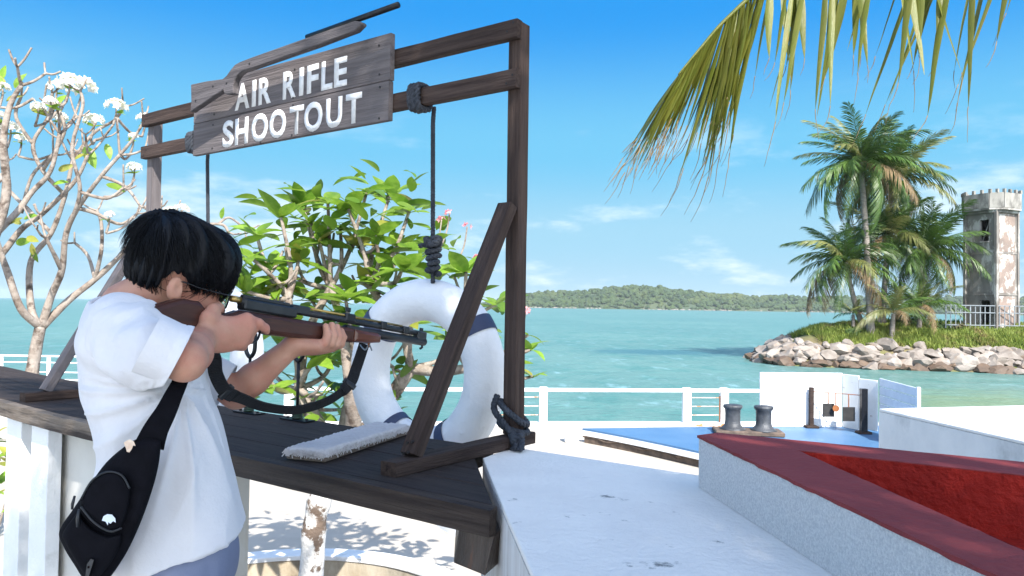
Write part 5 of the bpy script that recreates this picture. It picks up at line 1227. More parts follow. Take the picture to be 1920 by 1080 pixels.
# ================================================================== signed-distance modelling kit (for bodies and cloth)
HSR = None
class Grid:
    def __init__(s, lo, hi, h):
        s.lo = np.array(lo, float); s.h = h; s.n = np.ceil((np.array(hi)-s.lo)/h).astype(int)+1
        s.F = np.full(s.n, 0.06, np.float32)
        s.ax = [(s.lo[i]+h*np.arange(s.n[i])).astype(np.float32) for i in range(3)]
    def sub(s, lo, hi):
        a = np.clip(np.floor((np.array(lo)-s.lo)/s.h).astype(int), 0, s.n); b_ = np.clip(np.ceil((np.array(hi)-s.lo)/s.h).astype(int)+1, 0, s.n)
        sl_ = tuple(slice(a[i], b_[i]) for i in range(3)); return sl_, s.ax[0][sl_[0]][:, None, None], s.ax[1][sl_[1]][None, :, None], s.ax[2][sl_[2]][None, None, :]
    def put(s, sl_, d, k, op='u'):
        if d.size == 0: return
        A_ = s.F[sl_]
        if op == 'u':
            if k > 0: h_ = np.clip(0.5+0.5*(A_-d)/k, 0, 1); s.F[sl_] = A_+(d-A_)*h_-k*h_*(1-h_)
            else: s.F[sl_] = np.minimum(A_, d)
        elif op == 's':
            d = -d
            if k > 0: h_ = np.clip(0.5-0.5*(A_-d)/k, 0, 1); s.F[sl_] = A_+(d-A_)*h_+k*h_*(1-h_)
            else: s.F[sl_] = np.maximum(A_, d)
    def cone(s, a, b_, ra, rb, k=0.01, op='u'):
        a = np.array(a, float); b_ = np.array(b_, float); r = max(ra, rb)+k+0.03
        sl_, x, y, z = s.sub(np.minimum(a, b_)-r, np.maximum(a, b_)+r); e = b_-a; L2 = float(e@e)+1e-12
        t_ = np.clip(((x-a[0])*e[0]+(y-a[1])*e[1]+(z-a[2])*e[2])/L2, 0, 1)
        d = np.sqrt((x-a[0]-t_*e[0])**2+(y-a[1]-t_*e[1])**2+(z-a[2]-t_*e[2])**2)-(ra+(rb-ra)*t_); s.put(sl_, d.astype(np.float32), k, op)
    def ell(s, c_, R3, rad, k=0.01, op='u'):
        if R3 is HSR: rad = tuple(q*HS for q in rad)
        c_ = np.array(c_, float); r = max(rad)+k+0.03; sl_, x, y, z = s.sub(c_-r, c_+r); q = []
        for i in range(3): q.append(((x-c_[0])*R3[i][0]+(y-c_[1])*R3[i][1]+(z-c_[2])*R3[i][2])/rad[i])
        k0 = np.sqrt(q[0]**2+q[1]**2+q[2]**2); k1 = np.sqrt((q[0]/rad[0])**2+(q[1]/rad[1])**2+(q[2]/rad[2])**2)+1e-9
        d = k0*(k0-1)/k1; s.put(sl_, d.astype(np.float32), k, op)
    def chain(s, pts, rr, k=0.006, op='u'):
        for i in range(len(pts)-1): s.cone(pts[i], pts[i+1], rr[i], rr[i+1], k, op)
    def cut(s, p, n_, k=0.0):          # keep the side n points away from
        p = np.array(p, float); n_ = np.array(n_, float); n_ /= np.linalg.norm(n_); x, y, z = s.ax[0][:, None, None], s.ax[1][None, :, None], s.ax[2][None, None, :]
        d = ((x-p[0])*n_[0]+(y-p[1])*n_[1]+(z-p[2])*n_[2]).astype(np.float32); s.F = np.maximum(s.F, d)
    def mesh(s, name):
        F = s.F; S = F < 0; n_ = s.n
        c_ = np.zeros(tuple(n_-1), np.int8)
        for dx in (0, 1):
            for dy in (0, 1):
                for dz in (0, 1): c_ += S[dx:n_[0]-1+dx, dy:n_[1]-1+dy, dz:n_[2]-1+dz]
        act = (c_ > 0) & (c_ < 8); idx = np.argwhere(act); m_ = len(idx)
        ids = np.full(act.shape, -1, np.int64); ids[act] = np.arange(m_)
        P = np.zeros((m_, 3)); C_ = np.zeros(m_)
        cor = [(a, b_, d) for a in (0, 1) for b_ in (0, 1) for d in (0, 1)]
        val = {q: F[idx[:, 0]+q[0], idx[:, 1]+q[1], idx[:, 2]+q[2]] for q in cor}
        for q in cor:
            for ax_ in range(3):
                if q[ax_] == 0:
                    q2 = list(q); q2[ax_] = 1; q2 = tuple(q2); a = val[q]; b_ = val[q2]; w_ = (a < 0) != (b_ < 0)
                    t_ = np.where(w_, a/np.where(w_, a-b_, 1), 0); base = np.array(q, float)[None, :].repeat(m_, 0); base[:, ax_] += t_; P += base*w_[:, None]; C_ += w_
        P = (P/C_[:, None]+idx)*s.h+s.lo
        faces = []
        for ax_ in range(3):
            o1, o2 = [(1, 2), (2, 0), (0, 1)][ax_]
            sa = [slice(1, -1)]*3; sa[ax_] = slice(0, n_[ax_]-1); sb = list(sa); sb[ax_] = slice(1, n_[ax_])
            A_ = S[tuple(sa)]; B_ = S[tuple(sb)]; w_ = np.argwhere(A_ != B_)
            if len(w_) == 0: continue
            inside = A_[tuple(w_.T)]; g = w_.copy(); g[:, o1] += 1; g[:, o2] += 1     # grid coords of edge start
            def cid(d1, d2):
                q = g.copy(); q[:, o1] += d1; q[:, o2] += d2; return ids[q[:, 0], q[:, 1], q[:, 2]]
            f4 = np.stack([cid(-1, -1), cid(0, -1), cid(0, 0), cid(-1, 0)], 1); f4 = np.where(inside[:, None], f4, f4[:, ::-1]); faces.append(f4)
        Fc = np.concatenate(faces); me = bpy.data.meshes.new(name)
        me.vertices.add(m_); me.vertices.foreach_set('co', P.astype(np.float32).ravel()); me.loops.add(len(Fc)*4); me.loops.foreach_set('vertex_index', Fc.astype(np.int32).ravel())
        me.polygons.add(len(Fc)); me.polygons.foreach_set('loop_start', np.arange(0, len(Fc)*4, 4, dtype=np.int32)); me.polygons.foreach_set('use_smooth', np.ones(len(Fc), bool)); me.update(calc_edges=True); me.validate()
        return me
def laplace(me, it=3, lam=0.5):
    n_ = len(me.vertices); P = np.empty(n_*3, np.float32); me.vertices.foreach_get('co', P); P = P.reshape(-1, 3).astype(float); E = np.empty(len(me.edges)*2, np.int32); me.edges.foreach_get('vertices', E); E = E.reshape(-1, 2)
    deg = np.bincount(E.ravel(), minlength=n_)[:, None]
    for _ in range(it):
        A_ = np.zeros_like(P); np.add.at(A_, E[:, 0], P[E[:, 1]]); np.add.at(A_, E[:, 1], P[E[:, 0]]); P = P+lam*(A_/np.maximum(deg, 1)-P)
    me.vertices.foreach_set('co', P.astype(np.float32).ravel()); me.update(); return P
def unit(a): a = np.array(a, float); return a/np.linalg.norm(a)

# ================================================================== air rifle
RD = unit((0.457, 0.889, -0.128)); RRt = unit((RD[1], -RD[0], 0)); RU = np.cross(RRt, RD); RA0 = np.array([-0.603, 1.75, 1.4335])
RM = Matrix(((RD[0], -RRt[0], RU[0], RA0[0]), (RD[1], -RRt[1], RU[1], RA0[1]), (RD[2], -RRt[2], RU[2], RA0[2]), (0, 0, 0, 1)))   # local x forward, y left, z up
def rl_(x, y, z): return RA0+RD*x+RRt*y+RU*z          # y to the right here
rf = thing('air_rifle', 'air rifle with dark brown stock and black sling aimed by the shooter', 'air rifle', RA0)
M_stock = mat('walnut_stock', (0.040, 0.014, 0.011), (0.075, 0.026, 0.017), 7, 0.4, 0.08, 30, stretch=(1, 8, 8), coat=0.0, spec=0.3, c3=(0.02, 0.010, 0.009), c3scale=5, c3lo=0.55, c3hi=0.75)
M_stock2 = mat('red_walnut', (0.16, 0.045, 0.022), (0.09, 0.028, 0.017), 7, 0.28, stretch=(1, 8, 8), coat=0.3)
M_gun = mat('gun_steel', (0.018, 0.020, 0.024), (0.03, 0.033, 0.038), 20, 0.42, metal=0.3, spec=0.4)
M_brass = mat('brass', (0.45, 0.31, 0.10), (0.30, 0.20, 0.07), 20, 0.35, metal=0.8)
def outline_solid(poly, hw, rnd_=0.008, n=3):
    """outline in (x,z) extruded to half width hw with rounded shoulders"""
    nP = len(poly); c_ = Vector((sum(p[0] for p in poly)/nP, sum(p[1] for p in poly)/nP)); v = []; f = []; rings = []
    lv = [(-hw, rnd_), (-hw+rnd_*0.35, rnd_*0.3), (-hw+rnd_, 0), (hw-rnd_, 0), (hw-rnd_*0.35, rnd_*0.3), (hw, rnd_)]
    for (y, ins) in lv:
        pp_ = inset(poly, ins) if ins else poly; rings.append(len(v)); v += [(p[0], y, p[1]) for p in pp_]
    for a in range(len(lv)-1):
        for i in range(nP):
            j = (i+1) % nP; f.append((rings[a]+i, rings[a]+j, rings[a+1]+j, rings[a+1]+i))
    f.append(tuple(range(nP))[::-1]); f.append(tuple(rings[-1]+i for i in range(nP)))
    me = mesh('solid', v, f, False); bm = bmesh.new(); bm.from_mesh(me); bmesh.ops.recalc_face_normals(bm, faces=bm.faces[:]); bm.to_mesh(me); bm.free()
    return me
st_poly = [(-.262,-.034),(-.24,-.022),(-.20,-.006),(-.155,-.006),(-.135,-.022),(-.105,-.030),(-.075,-.024),(-.04,-.010),(.10,-.008),(.30,-.008),(.36,-.008),(.36,-.046),(.28,-.050),(.16,-.054),(.06,-.056),(.02,-.048),(-.02,-.046),(-.055,-.056),(-.085,-.082),(-.115,-.086),(-.15,-.076),(-.20,-.095),(-.262,-.118)]
o = obj('stock', outline_solid(st_poly, 0.021, 0.010), M_stock, rf, RM)
o = obj('fore_end', outline_solid([(.3605,-.009),(.47,-.010),(.482,-.014),(.482,-.036),(.44,-.041),(.3605,-.0455)], 0.0205, 0.010), M_stock2, rf, RM)
m = MB().box((-.267, 0, -.078), (0.012, 0.036, 0.074), None, 0.003).build('butt_pad', M_gun, rf, M=RM)
MB().box((.055, 0, .006), (0.17, 0.030, 0.026), None, 0.004).build('receiver', M_gun, rf, M=RM)
MB().box((.045, 0, .0235), (0.15, 0.013, 0.009), None, 0.002).build('rail', M_gun, rf, M=RM)
MB().tube([(-.060, 0, .014), (-.030, 0, .014)], 0.0075, 10).build('cocking_knob', M_brass, rf, True, RM)
MB().tube([(-.034, 0, .012), (.0, 0, .012)], 0.011, 12).build('bolt_shroud', M_gun, rf, True, RM)
MB().tube([(.13, 0, .012), (.72, 0, .012)], 0.0085, 14).build('barrel', M_gun, rf, True, RM)
MB().tube([(.34, 0, -.012), (.725, 0, -.012)], 0.0125, 16).build('air_tube', M_gun, rf, True, RM)
MB().tube([(.20, 0.0, .0245), (.60, 0.0, .0245)], 0.0035, 8).build('brass_rod', M_brass, rf, True, RM)
for x0, x1, zz in ((.13, .19, .022), (.33, .37, .026), (.49, .515, .022), (.60, .63, .020)): MB().box(((x0+x1)/2, 0, zz-0.006), (x1-x0, 0.020, 0.022), None, 0.003).build('barrel_clamp', M_gun, rf, M=RM)
MB().box((.345, 0, .041), (0.018, 0.006, 0.012), None, 0.001).build('rear_sight', M_gun, rf, M=RM)
MB().box((.70, 0, .002), (0.05, 0.022, 0.034), None, 0.004).build('muzzle_clamp', M_gun, rf, M=RM); MB().box((.705, 0, .024), (0.016, 0.004, 0.012)).build('front_sight', M_gun, rf, M=RM)
MB().tube([(.715, 0, -.02), (.718, 0, -.03), (.708, 0, -.034)], 0.004, 6).build('fill_port', M_gun, rf, True, RM)
MB().tube(smooth_path([(-.05, 0, -.05), (-.035, 0, -.078), (.0, 0, -.082), (.03, 0, -.072), (.038, 0, -.05)], 5), 0.0028, 6).build('trigger_guard', M_gun, rf, True, RM)
MB().tube(smooth_path([(.0, 0, -.045), (.006, 0, -.06), (-.004, 0, -.072)], 5), 0.0028, 6).build('trigger', M_gun, rf, True, RM)
M_strap = mat('black_webbing', (0.004, 0.004, 0.006), (0.007, 0.007, 0.010), 60, 0.9, 0.4, 250)
def ribbon(pts, wds, width_dirs, th=0.003):
    P = [Vector(p) for p in pts]; v = []; f = []; n_ = len(P)
    for i in range(n_):
        t_ = (P[min(i+1, n_-1)]-P[max(i-1, 0)]).normalized(); w_ = Vector(width_dirs[i]); w_ = (w_-t_*w_.dot(t_)).normalized(); nn = t_.cross(w_)
        for a, b_ in ((-1, -1), (1, -1), (1, 1), (-1, 1)): v.append(P[i]+w_*a*wds[i]/2+nn*b_*th/2)
    for i in range(n_-1):
        for j in range(4): f.append((i*4+j, i*4+(j+1) % 4, i*4+4+(j+1) % 4, i*4+4+j))
    f += [(3, 2, 1, 0), tuple((n_-1)*4+j for j in range(4))]
    return mesh('ribbon', v, f)
slp = [atY(683, 645, 2.21), atY(668, 690, 2.17), atY(655, 720, 2.12), atY(618, 750, 2.05), atY(560, 768, 1.96), atY(500, 764, 1.88), atY(455, 748, 1.80), atY(424, 735, 1.73), atY(405, 702, 1.68), atY(398, 665, 1.64), Vector(rl_(-.16, .01, -.088))]
sp = smooth_path(slp, 8); wdr = []
for i, p in enumerate(sp):
    t_ = (sp[min(i+1, len(sp)-1)]-sp[max(i-1, 0)]).normalized(); vd = (p-Vector(CP)).normalized(); a = t_.cross(vd).normalized(); s = i/(len(sp)-1)
    tw_ = 0.35 if s < 0.25 else (0.9 if s < 0.65 else 0.5); wdr.append(a*(1-tw_*0.6)+vd*tw_*0.8)
slg = obj('sling', ribbon(sp, [0.031]*len(sp), wdr, 0.004), M_strap, rf)
for k, px2 in ((16, 0.040), (56, 0.040)):
    p = sp[k]; t_ = (sp[k+1]-sp[k-1]); Mx = frame_mat(p, t_, z=(p-Vector(CP)).normalized()*-1); MB().box((0, 0, 0), (0.016, px2, 0.010), None, 0.002).build('buckle', M_gun, slg, M=Mx)
MB().tube(smooth_path([Vector(rl_(.45, 0, -.042)), Vector(rl_(.452, .010, -.060)), sp[0]+Vector((0.012, 0, 0)), sp[0]-Vector((0.012, 0, 0)), Vector(rl_(.448, -.010, -.060)), Vector(rl_(.45, 0, -.042))], 5), 0.0022, 6).build('swivel', M_steel, rf, True)
MB().tube([Vector(rl_(.45, 0, -.034)), Vector(rl_(.45, 0, -.052))], 0.004, 6).build('swivel_stud', M_rust, rf, True)

# ================================================================== the shooter
PS = thing('person', 'person in white t-shirt and blue grey shorts aiming a rifle over the counter', 'person', (-0.72, 1.68, 0.0))
Fd = unit((0.92, 0.39, 0)); Lf = unit((-0.39, 0.92, 0))
RS = np.array([-.80, 1.525, 1.378]); RE = np.array([-.604, 1.405, 1.338]); RW = np.array([-.656, 1.62, 1.372])
LS = np.array([-.925, 1.82, 1.385]); LE = np.array(atY(443, 738, 1.87)); LW = rl_(.165, -.012, -.072)
# head frame
HSR = None
az = math.radians(48); hf = unit((math.sin(az), math.cos(az), -0.16)); hr = unit(np.cross(hf, (0, 0, 1))); tl = math.radians(7)
hu = np.cross(hr, hf); hr, hu = hr*math.cos(tl)-hu*math.sin(tl), hu*math.cos(tl)+hr*math.sin(tl); HR = [hf, hr, hu]
HC = np.array(atY(333, 496, 1.67)); HS = 1.06; HSR = HR
def hd(f_, r_, u_): return HC+(hf*f_+hr*r_+hu*u_)*HS
nb = np.array([-.832, 1.655, 1.43])
B = Grid((-1.15, 1.22, -0.02), (-0.28, 2.28, 1.70), 0.0045)
# head
B.ell(hd(-.005, 0, .005), HR, (.085, .070, .080), 0.0); B.ell(hd(.026, 0, -.060), HR, (.062, .059, .083), 0.02); B.ell(hd(.058, 0, -.118), HR, (.034, .034, .026), 0.025)
B.cone(hd(.030, .048, -.095), hd(.055, .028, -.122), .020, .018, 0.02); B.cone(hd(.030, -.048, -.095), hd(.055, -.028, -.122), .020, .018, 0.02)
B.ell(hd(.072, .038, -.072), HR, (.022, .022, .020), 0.02); B.ell(hd(.072, -.038, -.072), HR, (.022, .022, .020), 0.02)
B.cone(hd(.088, 0, -.045), hd(.108, 0, -.080), .009, .0125, 0.012); B.ell(hd(.098, .011, -.084), HR, (.010, .009, .007), 0.006); B.ell(hd(.098, -.011, -.084), HR, (.010, .009, .007), 0.006)
B.ell(hd(.093, 0, -.102), HR, (.010, .021, .006), 0.006); B.ell(hd(.090, 0, -.112), HR, (.010, .018, .007), 0.006)
for s in (1, -1):
    B.ell(hd(.083, s*.032, -.046), HR, (.010, .014, .008), 0.008, 's'); B.ell(hd(.076, s*.032, -.047), HR, (.0125, .0125, .0125), 0.002)
    ea = unit(hf*-0.35+hr*s*0.9); eb = unit(hf*0.95*1+hr*s*0.3-hu*0.1); eR = [unit(np.cross(hu, ea)), ea, hu]
    B.ell(hd(-.020, s*.081, -.046), eR, (.017, .009, .028), 0.008); B.ell(hd(-.013, s*.090, -.043), eR, (.010, .008, .018), 0.004, 's'); B.ell(hd(-.012, s*.078, -.060), HR, (.008, .006, .010), 0.006)
# neck, trunk
B.cone(hd(-.035, 0, -.070), nb, .055, .062, 0.02); B.cone(hd(.0, 0, -.09), nb+Fd*.035, .048, .058, 0.02)
B.cone(nb-np.array([0, 0, .03]), RS+Lf*.05, .055, .055, 0.03); B.cone(nb-np.array([0, 0, .03]), LS-Lf*.05, .055, .055, 0.03)
B.cone((-.80, 1.66, 1.30), (-.74, 1.66, 1.02), .105, .10, 0.03); B.cone((-.74, 1.66, 1.02), (-.715, 1.66, .88), .10, .115, 0.03)
# arms
def arm(S_, E_, W_, s=1.0):
    S_, E_, W_ = map(np.array, (S_, E_, W_)); B.cone(S_, S_+(E_-S_)*.45, .048*s, .041*s, 0.02); B.cone(S_+(E_-S_)*.4, E_, .041*s, .037*s, 0.015)
    m_ = E_+(W_-E_)*.30; B.cone(E_, m_, .0385*s, .0385*s, 0.012); B.cone(m_, W_, .0385*s, .0265*s, 0.015)
arm(RS, RE, RW); arm(LS, LE, LW, 0.97)
# right hand on the grip
def R_(x, y, z): return rl_(x, y, z)
kn = [(-.048, .043, -.030), (-.044, .047, -.049), (-.050, .046, -.068), (-.060, .042, -.085)]
for i, q in enumerate(kn): B.cone(RW, R_(*q), .0225, .0150, 0.014)
B.ell((RW+R_(-.075, .042, -.062))/2, [RD, RRt, RU], (.055, .024, .040), 0.015)
B.chain([R_(-.048, .043, -.030), R_(-.016, .047, -.036), R_(.010, .042, -.044), R_(.026, .032, -.050)], [.0128, .0115, .0105, .0090], 0.005)
for i, q in enumerate(kn[1:]):
    x, y, z = q; rr_ = [.0122, .0118, .0105][i]
    B.chain([R_(x, y, z), R_(x+.022, y-.012, z-.006), R_(x+.016, y-.042, z-.008), R_(x-.010, y-.062, z-.002), R_(x-.026, y-.060, z)], [rr_, rr_*.95, rr_*.88, rr_*.8, rr_*.75], 0.005)
B.chain([RW+(R_(-.13, .03, -.055)-RW)*.35, R_(-.140, .028, -.040), R_(-.124, .022, -.020), R_(-.096, .004, -.012), R_(-.080, -.016, -.022)], [.020, .0165, .0130, .0115, .0095], 0.010)
# left hand under the fore-end
for x in (.222, .243, .263, .281): B.cone(LW, R_(x-.006, .016, -.068), .0215, .0125, 0.012)
B.ell(R_(.205, .0, -.072), [RD, RRt, RU], (.052, .036, .0165), 0.014)
for i, (x, h_) in enumerate(((.222, -.016), (.244, -.010), (.265, -.012), (.284, -.020))):
    r1_ = [.0112, .0115, .011, .0098][i]
    B.chain([R_(x-.006, .016, -.068), R_(x+.006, .033, -.058), R_(x+.010, .036, -.038), R_(x+.006, .030, h_)], [r1_*1.05, r1_, r1_*.93, r1_*.82], 0.005)
B.chain([LW+RD*.02, R_(.195, -.030, -.066), R_(.225, -.038, -.045), R_(.248, -.034, -.024)], [.018, .0145, .0118, .0098], 0.010)
# legs
hipR = np.array([-.68, 1.575, .86]); hipL = np.array([-.755, 1.745, .86]); kR = np.array([-.650, 1.52, .47]); kL = np.array([-.700, 1.86, .47]); aR = np.array([-.70, 1.485, .085]); aL = np.array([-.735, 1.92, .085])
for h_, k_, a_ in ((hipR, kR, aR), (hipL, kL, aL)):
    B.cone(h_, k_, .070, .056, 0.03); m_ = k_+(a_-k_)*.3-Fd*.012; B.cone(k_, m_, .055, .056, 0.02); B.cone(m_, a_, .055, .038, 0.02); B.cone(a_-np.array([0, 0, .03]), a_+Fd*.12-np.array([0, 0, .055]), .036, .030, 0.02)
me = B.mesh('body'); laplace(me, 2, 0.5)
M_skin = mat('skin', (0.42, 0.20, 0.128), (0.52, 0.275, 0.19), 14, 0.58, 0.3, 240, sss=0.12, c3=(0.50, 0.17, 0.12), c3scale=9, c3lo=0.45, c3hi=0.72, bdist=0.003)
obj('body', me, M_skin, PS)

# t-shirt
zk = [.80, .86, .937, 1.054, 1.171, 1.24, 1.346, 1.40, 1.46]; xc = [-.700, -.704, -.714, -.738, -.767, -.790, -.808, -.820, -.828]
aw = [.198, .198, .192, .188, .186, .184, .180, .160, .10]; bw = [.146, .146, .143, .139, .130, .127, .122, .105, .075]
G = Grid((-1.16, 1.20, .76), (-0.40, 2.16, 1.56), 0.0055)
x, y, z = G.ax[0][:, None, None], G.ax[1][None, :, None], G.ax[2][None, None, :]
zc = np.clip(G.ax[2], .8, 1.46); cx_ = np.interp(zc, zk, xc)[None, None, :]; a_ = np.interp(zc, zk, aw)[None, None, :]; b_ = np.interp(zc, zk, bw)[None, None, :]
fx = (x-cx_)*Fd[0]+(y-1.66)*Fd[1]; ly = (x-cx_)*Lf[0]+(y-1.66)*Lf[1]
q = (np.abs(fx/b_)**2.3+np.abs(ly/a_)**2.3)**(1/2.3); T = ((q-1)*np.minimum(a_, b_)).astype(np.float32); T = np.maximum(T, (z-1.44)+0*x)
G.F = np.minimum(G.F, T)
cuffR = RS+(RE-RS)*.80; cuffL = LS+(LE-LS)*.72
G.cone(nb-np.array([0, 0, .035]), RS+np.array([.008, .03, -.005]), .050, .066, 0.04); G.cone(nb-np.array([0, 0, .035]), LS, .066, .078, 0.05)
G.cone(RS+np.array([.012, 0, 0]), RS+(RE-RS)*.25, .064, .056, 0.04); G.cone(LS, LS+(LE-LS)*.25, .074, .060, 0.04)
G.cone(nb-np.array([0, 0, .02])+Fd*.01, hd(-.02, 0, -.06), .068, .070, 0.006, 's')     # neck opening
G.cone(nb+np.array([.012, -.03, .004]), hd(-.02, .03, -.055), .068, .075, 0.008, 's')
G.cut((-.72, 1.66, .928), (.26*.918, .26*.397, -1.0))
# hollow hem
hx, hy, hz2 = -.715, 1.66, .86
G.ell((hx, hy, hz2), [Fd, Lf, (0, 0, 1)], (.143, .188, .11), 0.0, 's')
me = G.mesh('t_shirt'); P = laplace(me, 3, 0.5)
# folds: radiate from under the arm where the bag strap pulls, drape from shoulder, hem ripples
nrm = np.empty(len(P)*3, np.float32); me.vertices.foreach_get('normal', nrm); nrm = nrm.reshape(-1, 3)
e_ = unit((.918, .397, 0)); s0 = np.array(atY(338, 735, 1.46)); dv = P-s0; ex = dv@e_; ez = dv[:, 2]; an = np.arctan2(ez, ex); rr_ = np.hypot(ex, ez)
near = (dv@np.array([.397, -.918, 0]) > -0.16) & (P[:, 2] < 1.30)
rid = (1-np.abs(np.sin(an*7+1.1*np.sin(an*4.3)+rr_*3)))**1.6-0.35
fold = rid*np.exp(-(rr_/.24)**2)*np.clip(rr_/.03, 0, 1)*near*0.0155*np.clip((.05-ez)/.05, 0, 1)
s1 = RS+np.array([.06, -.04, -.02]); d1 = P-s1; along = d1@unit(RE-RS); perp = d1[:, 2]
f2 = np.sin(perp*62+along*26+2*np.sin(along*20))*np.exp(-((np.linalg.norm(d1, axis=1))/.13)**2)*0.0075
f3 = np.array([mnoise.noise(Vector((p[0]*9, p[1]*9, p[2]*3.2)))*0.0085+mnoise.noise(Vector((p[0]*20+p[2]*8, p[1]*20, p[2]*9)))*0.0030 for p in P])
f4 = ((1-np.abs(np.sin((P@e_)*19+1.5*np.sin(P[:, 2]*8))))**1.5-.35)*0.0085*np.clip((1.10-P[:, 2])/.2, 0, 1)
f5 = ((1-np.abs(np.sin((P@Fd)*13-P[:, 2]*17+1.5*np.sin(P[:, 2]*9+P[:, 0]*6))))**1.8-.3)*0.0105*np.clip(1-np.abs(P[:, 2]-1.08)/.16, 0, 1)
P2 = P+nrm*(fold+f2+f3+f4+f5)[:, None]
# stitched hem line: a shallow groove above the hem
me.vertices.foreach_set('co', P2.astype(np.float32).ravel()); me.update()
M_shirt = mat('white_cotton', (0.66, 0.655, 0.68), (0.63, 0.625, 0.655), 12, 0.9, 0.55, 34, sheen=0.2, bdist=0.006)
tso = obj('t_shirt', me, M_shirt, PS)
def sleeve(p0, p1, n1, r0, r1, up1, seed):
    p0 = Vector(p0); p1 = Vector(p1); n1 = Vector(n1).normalized(); d0 = (p1-p0).normalized(); Ln = (p1-p0).length; NS, NR = 40, 64; v = []; f = []; rings = []
    def ringat(s, rad, depth=0.0):
        t_ = d0.lerp(n1, s*s*(3-2*s)).normalized(); c_ = p0+(p1-p0)*s+Vector((0, 0, -0.012*math.sin(math.pi*s)))-t_*depth; a = t_.cross(Vector((0, 0, 1))).normalized(); b_ = a.cross(t_)
        for k in range(NR):
            an = 2*math.pi*k/NR; ca, sa = math.cos(an), math.sin(an); low_ = max(0, -sa)
            w_ = math.sin(an*3+s*9+seed)*.0035*math.sin(math.pi*min(1, s*1.1))+mnoise.noise(Vector((ca*1.6+seed, sa*1.6, s*5)))*.009*min(1, 1.2*(1-s)+.25)+mnoise.noise(Vector((ca*2.5, sa*2.5+seed, s*14)))*.004*(1-s*.6)
            q_ = rad*(1+.10*low_*math.sin(math.pi*min(1, s*.9+.1)))+w_; v.append(c_+(a*ca*up1+b_*sa)*q_)
    for i in range(NS+1):
        s = i/NS; groove = -.0014 if 0.84 < s < 0.875 else 0; ringat(s, r0+(r1-r0)*s**1.3+groove); rings.append(len(v)-NR)
    for (dep, dr) in ((0.0008, -.003), (.02, -.0045), (.06, -.003)): ringat(1.0, r1+dr, dep); rings.append(len(v)-NR)
    for a in range(len(rings)-1):
        for k in range(NR): f.append((rings[a]+k, rings[a]+(k+1) % NR, rings[a+1]+(k+1) % NR, rings[a+1]+k))
    me = mesh('sleeve', v, f, True); return obj('sleeve', me, M_shirt, tso)
cR = np.array(atY(336, 668, 1.402)); sleeve(RS+np.array([.030, .0, .0]), cR, (.918*.9, .397*.9, -.42), .074, .060, 1.08, 1.0)
cL = np.array(atY(423, 727, 1.88)); sleeve(LS, cL, (cL-LS)+np.array([.05, 0, .02]), .080, .060, 1.1, 4.0)

# shorts
S_ = Grid((-1.0, 1.36, .40), (-0.44, 2.12, 1.0), 0.007)
S_.ell((-.715, 1.66, .90), [Fd, Lf, (0, 0, 1)], (.125, .165, .13), 0.0); S_.cone(hipR-np.array([0,0,.06]), kR, .098, .100, 0.04); S_.cone(hipL-np.array([0,0,.06]), kL, .098, .100, 0.04); S_.cut((0, 0, .50), (0, 0, -1)); S_.cut((0, 0, .97), (0, 0, 1))
S_.cone(hipR-np.array([0, 0, .25]), kR-np.array([0, 0, .3]), .08, .088, 0, 's'); S_.cone(hipL-np.array([0, 0, .25]), kL-np.array([0, 0, .3]), .08, .088, 0, 's')
me = S_.mesh('shorts'); P = laplace(me, 2, .5)
f3 = np.array([mnoise.noise(Vector((p[0]*14, p[1]*14, p[2]*4)))*0.010+mnoise.noise(Vector((p[0]*30, p[1]*30, p[2]*9)))*0.004 for p in P]); nrm = np.empty(len(P)*3, np.float32); me.vertices.foreach_get('normal', nrm)
me.vertices.foreach_set('co', (P+nrm.reshape(-1, 3)*f3[:, None]).astype(np.float32).ravel()); me.update()
M_short = mat('blue_grey_twill', (0.17, 0.20, 0.30), (0.21, 0.24, 0.35), 10, 0.9, 0.3, 260, bdist=0.002)
obj('shorts', me, M_short, PS)
# shoes
M_shoe = mat('grey_shoe', (0.20, 0.20, 0.22), (0.28, 0.28, 0.30), 8, 0.8)
for a_ in (aR, aL):
    S_ = Grid(a_-np.array([.12, .12, .09]), a_+np.array([.26, .18, .06]), 0.007); c_ = np.array([a_[0], a_[1], 0])
    S_.cone(c_-Fd*.045+[0, 0, .045], c_+Fd*.15+[0, 0, .038], .045, .042, .02); S_.cone(c_-Fd*.02+[0, 0, .09], c_+Fd*.02+[0, 0, .06], .046, .045, .02); S_.cut((0, 0, .003), (0, 0, -1)); S_.cut((0, 0, .115), (0, 0, 1))
    obj('shoe', S_.mesh('shoe'), M_shoe, PS)

# hair
H = Grid(HC-.17, HC+.17, 0.0035)
H.ell(hd(-.004, 0, .014), HR, (.088, .080, .088), 0.0); H.ell(hd(-.038, 0, -.028), HR, (.048, .066, .048), 0.03); H.ell(hd(.066, .012, .022), HR, (.044, .058, .046), 0.075); H.ell(hd(.058, .044, .002), HR, (.038, .030, .036), 0.02); H.ell(hd(-.01, .04, .045), HR, (.070, .040, .050), 0.02); H.ell(hd(-.03, -.01, .06), HR, (.06, .05, .045), 0.02)
x, y, z = H.ax[0][:, None, None], H.ax[1][None, :, None], H.ax[2][None, None, :]
def hc(ax_): return (x-HC[0])*ax_[0]+(y-HC[1])*ax_[1]+(z-HC[2])*ax_[2]
qf, qr, qu = hc(hf), hc(hr), hc(hu)
low = np.interp(qf.ravel(), np.array([-.2, -.07, -.045, -.030, -.002, .010, .030, .045, .085, .12, .2])*HS, [-.052, -.052, -.050, -.016, -.010, -.040, -.048, -.026, -.024, -.014, -.01]).reshape(qf.shape)
low = low*HS+0.004*np.sin(qf*420)+0.003*np.sin(qf*173+qr*90)
H.F = np.maximum(H.F, (low-qu).astype(np.float32)); 
me = H.mesh('hair'); P = laplace(me, 2, .5)
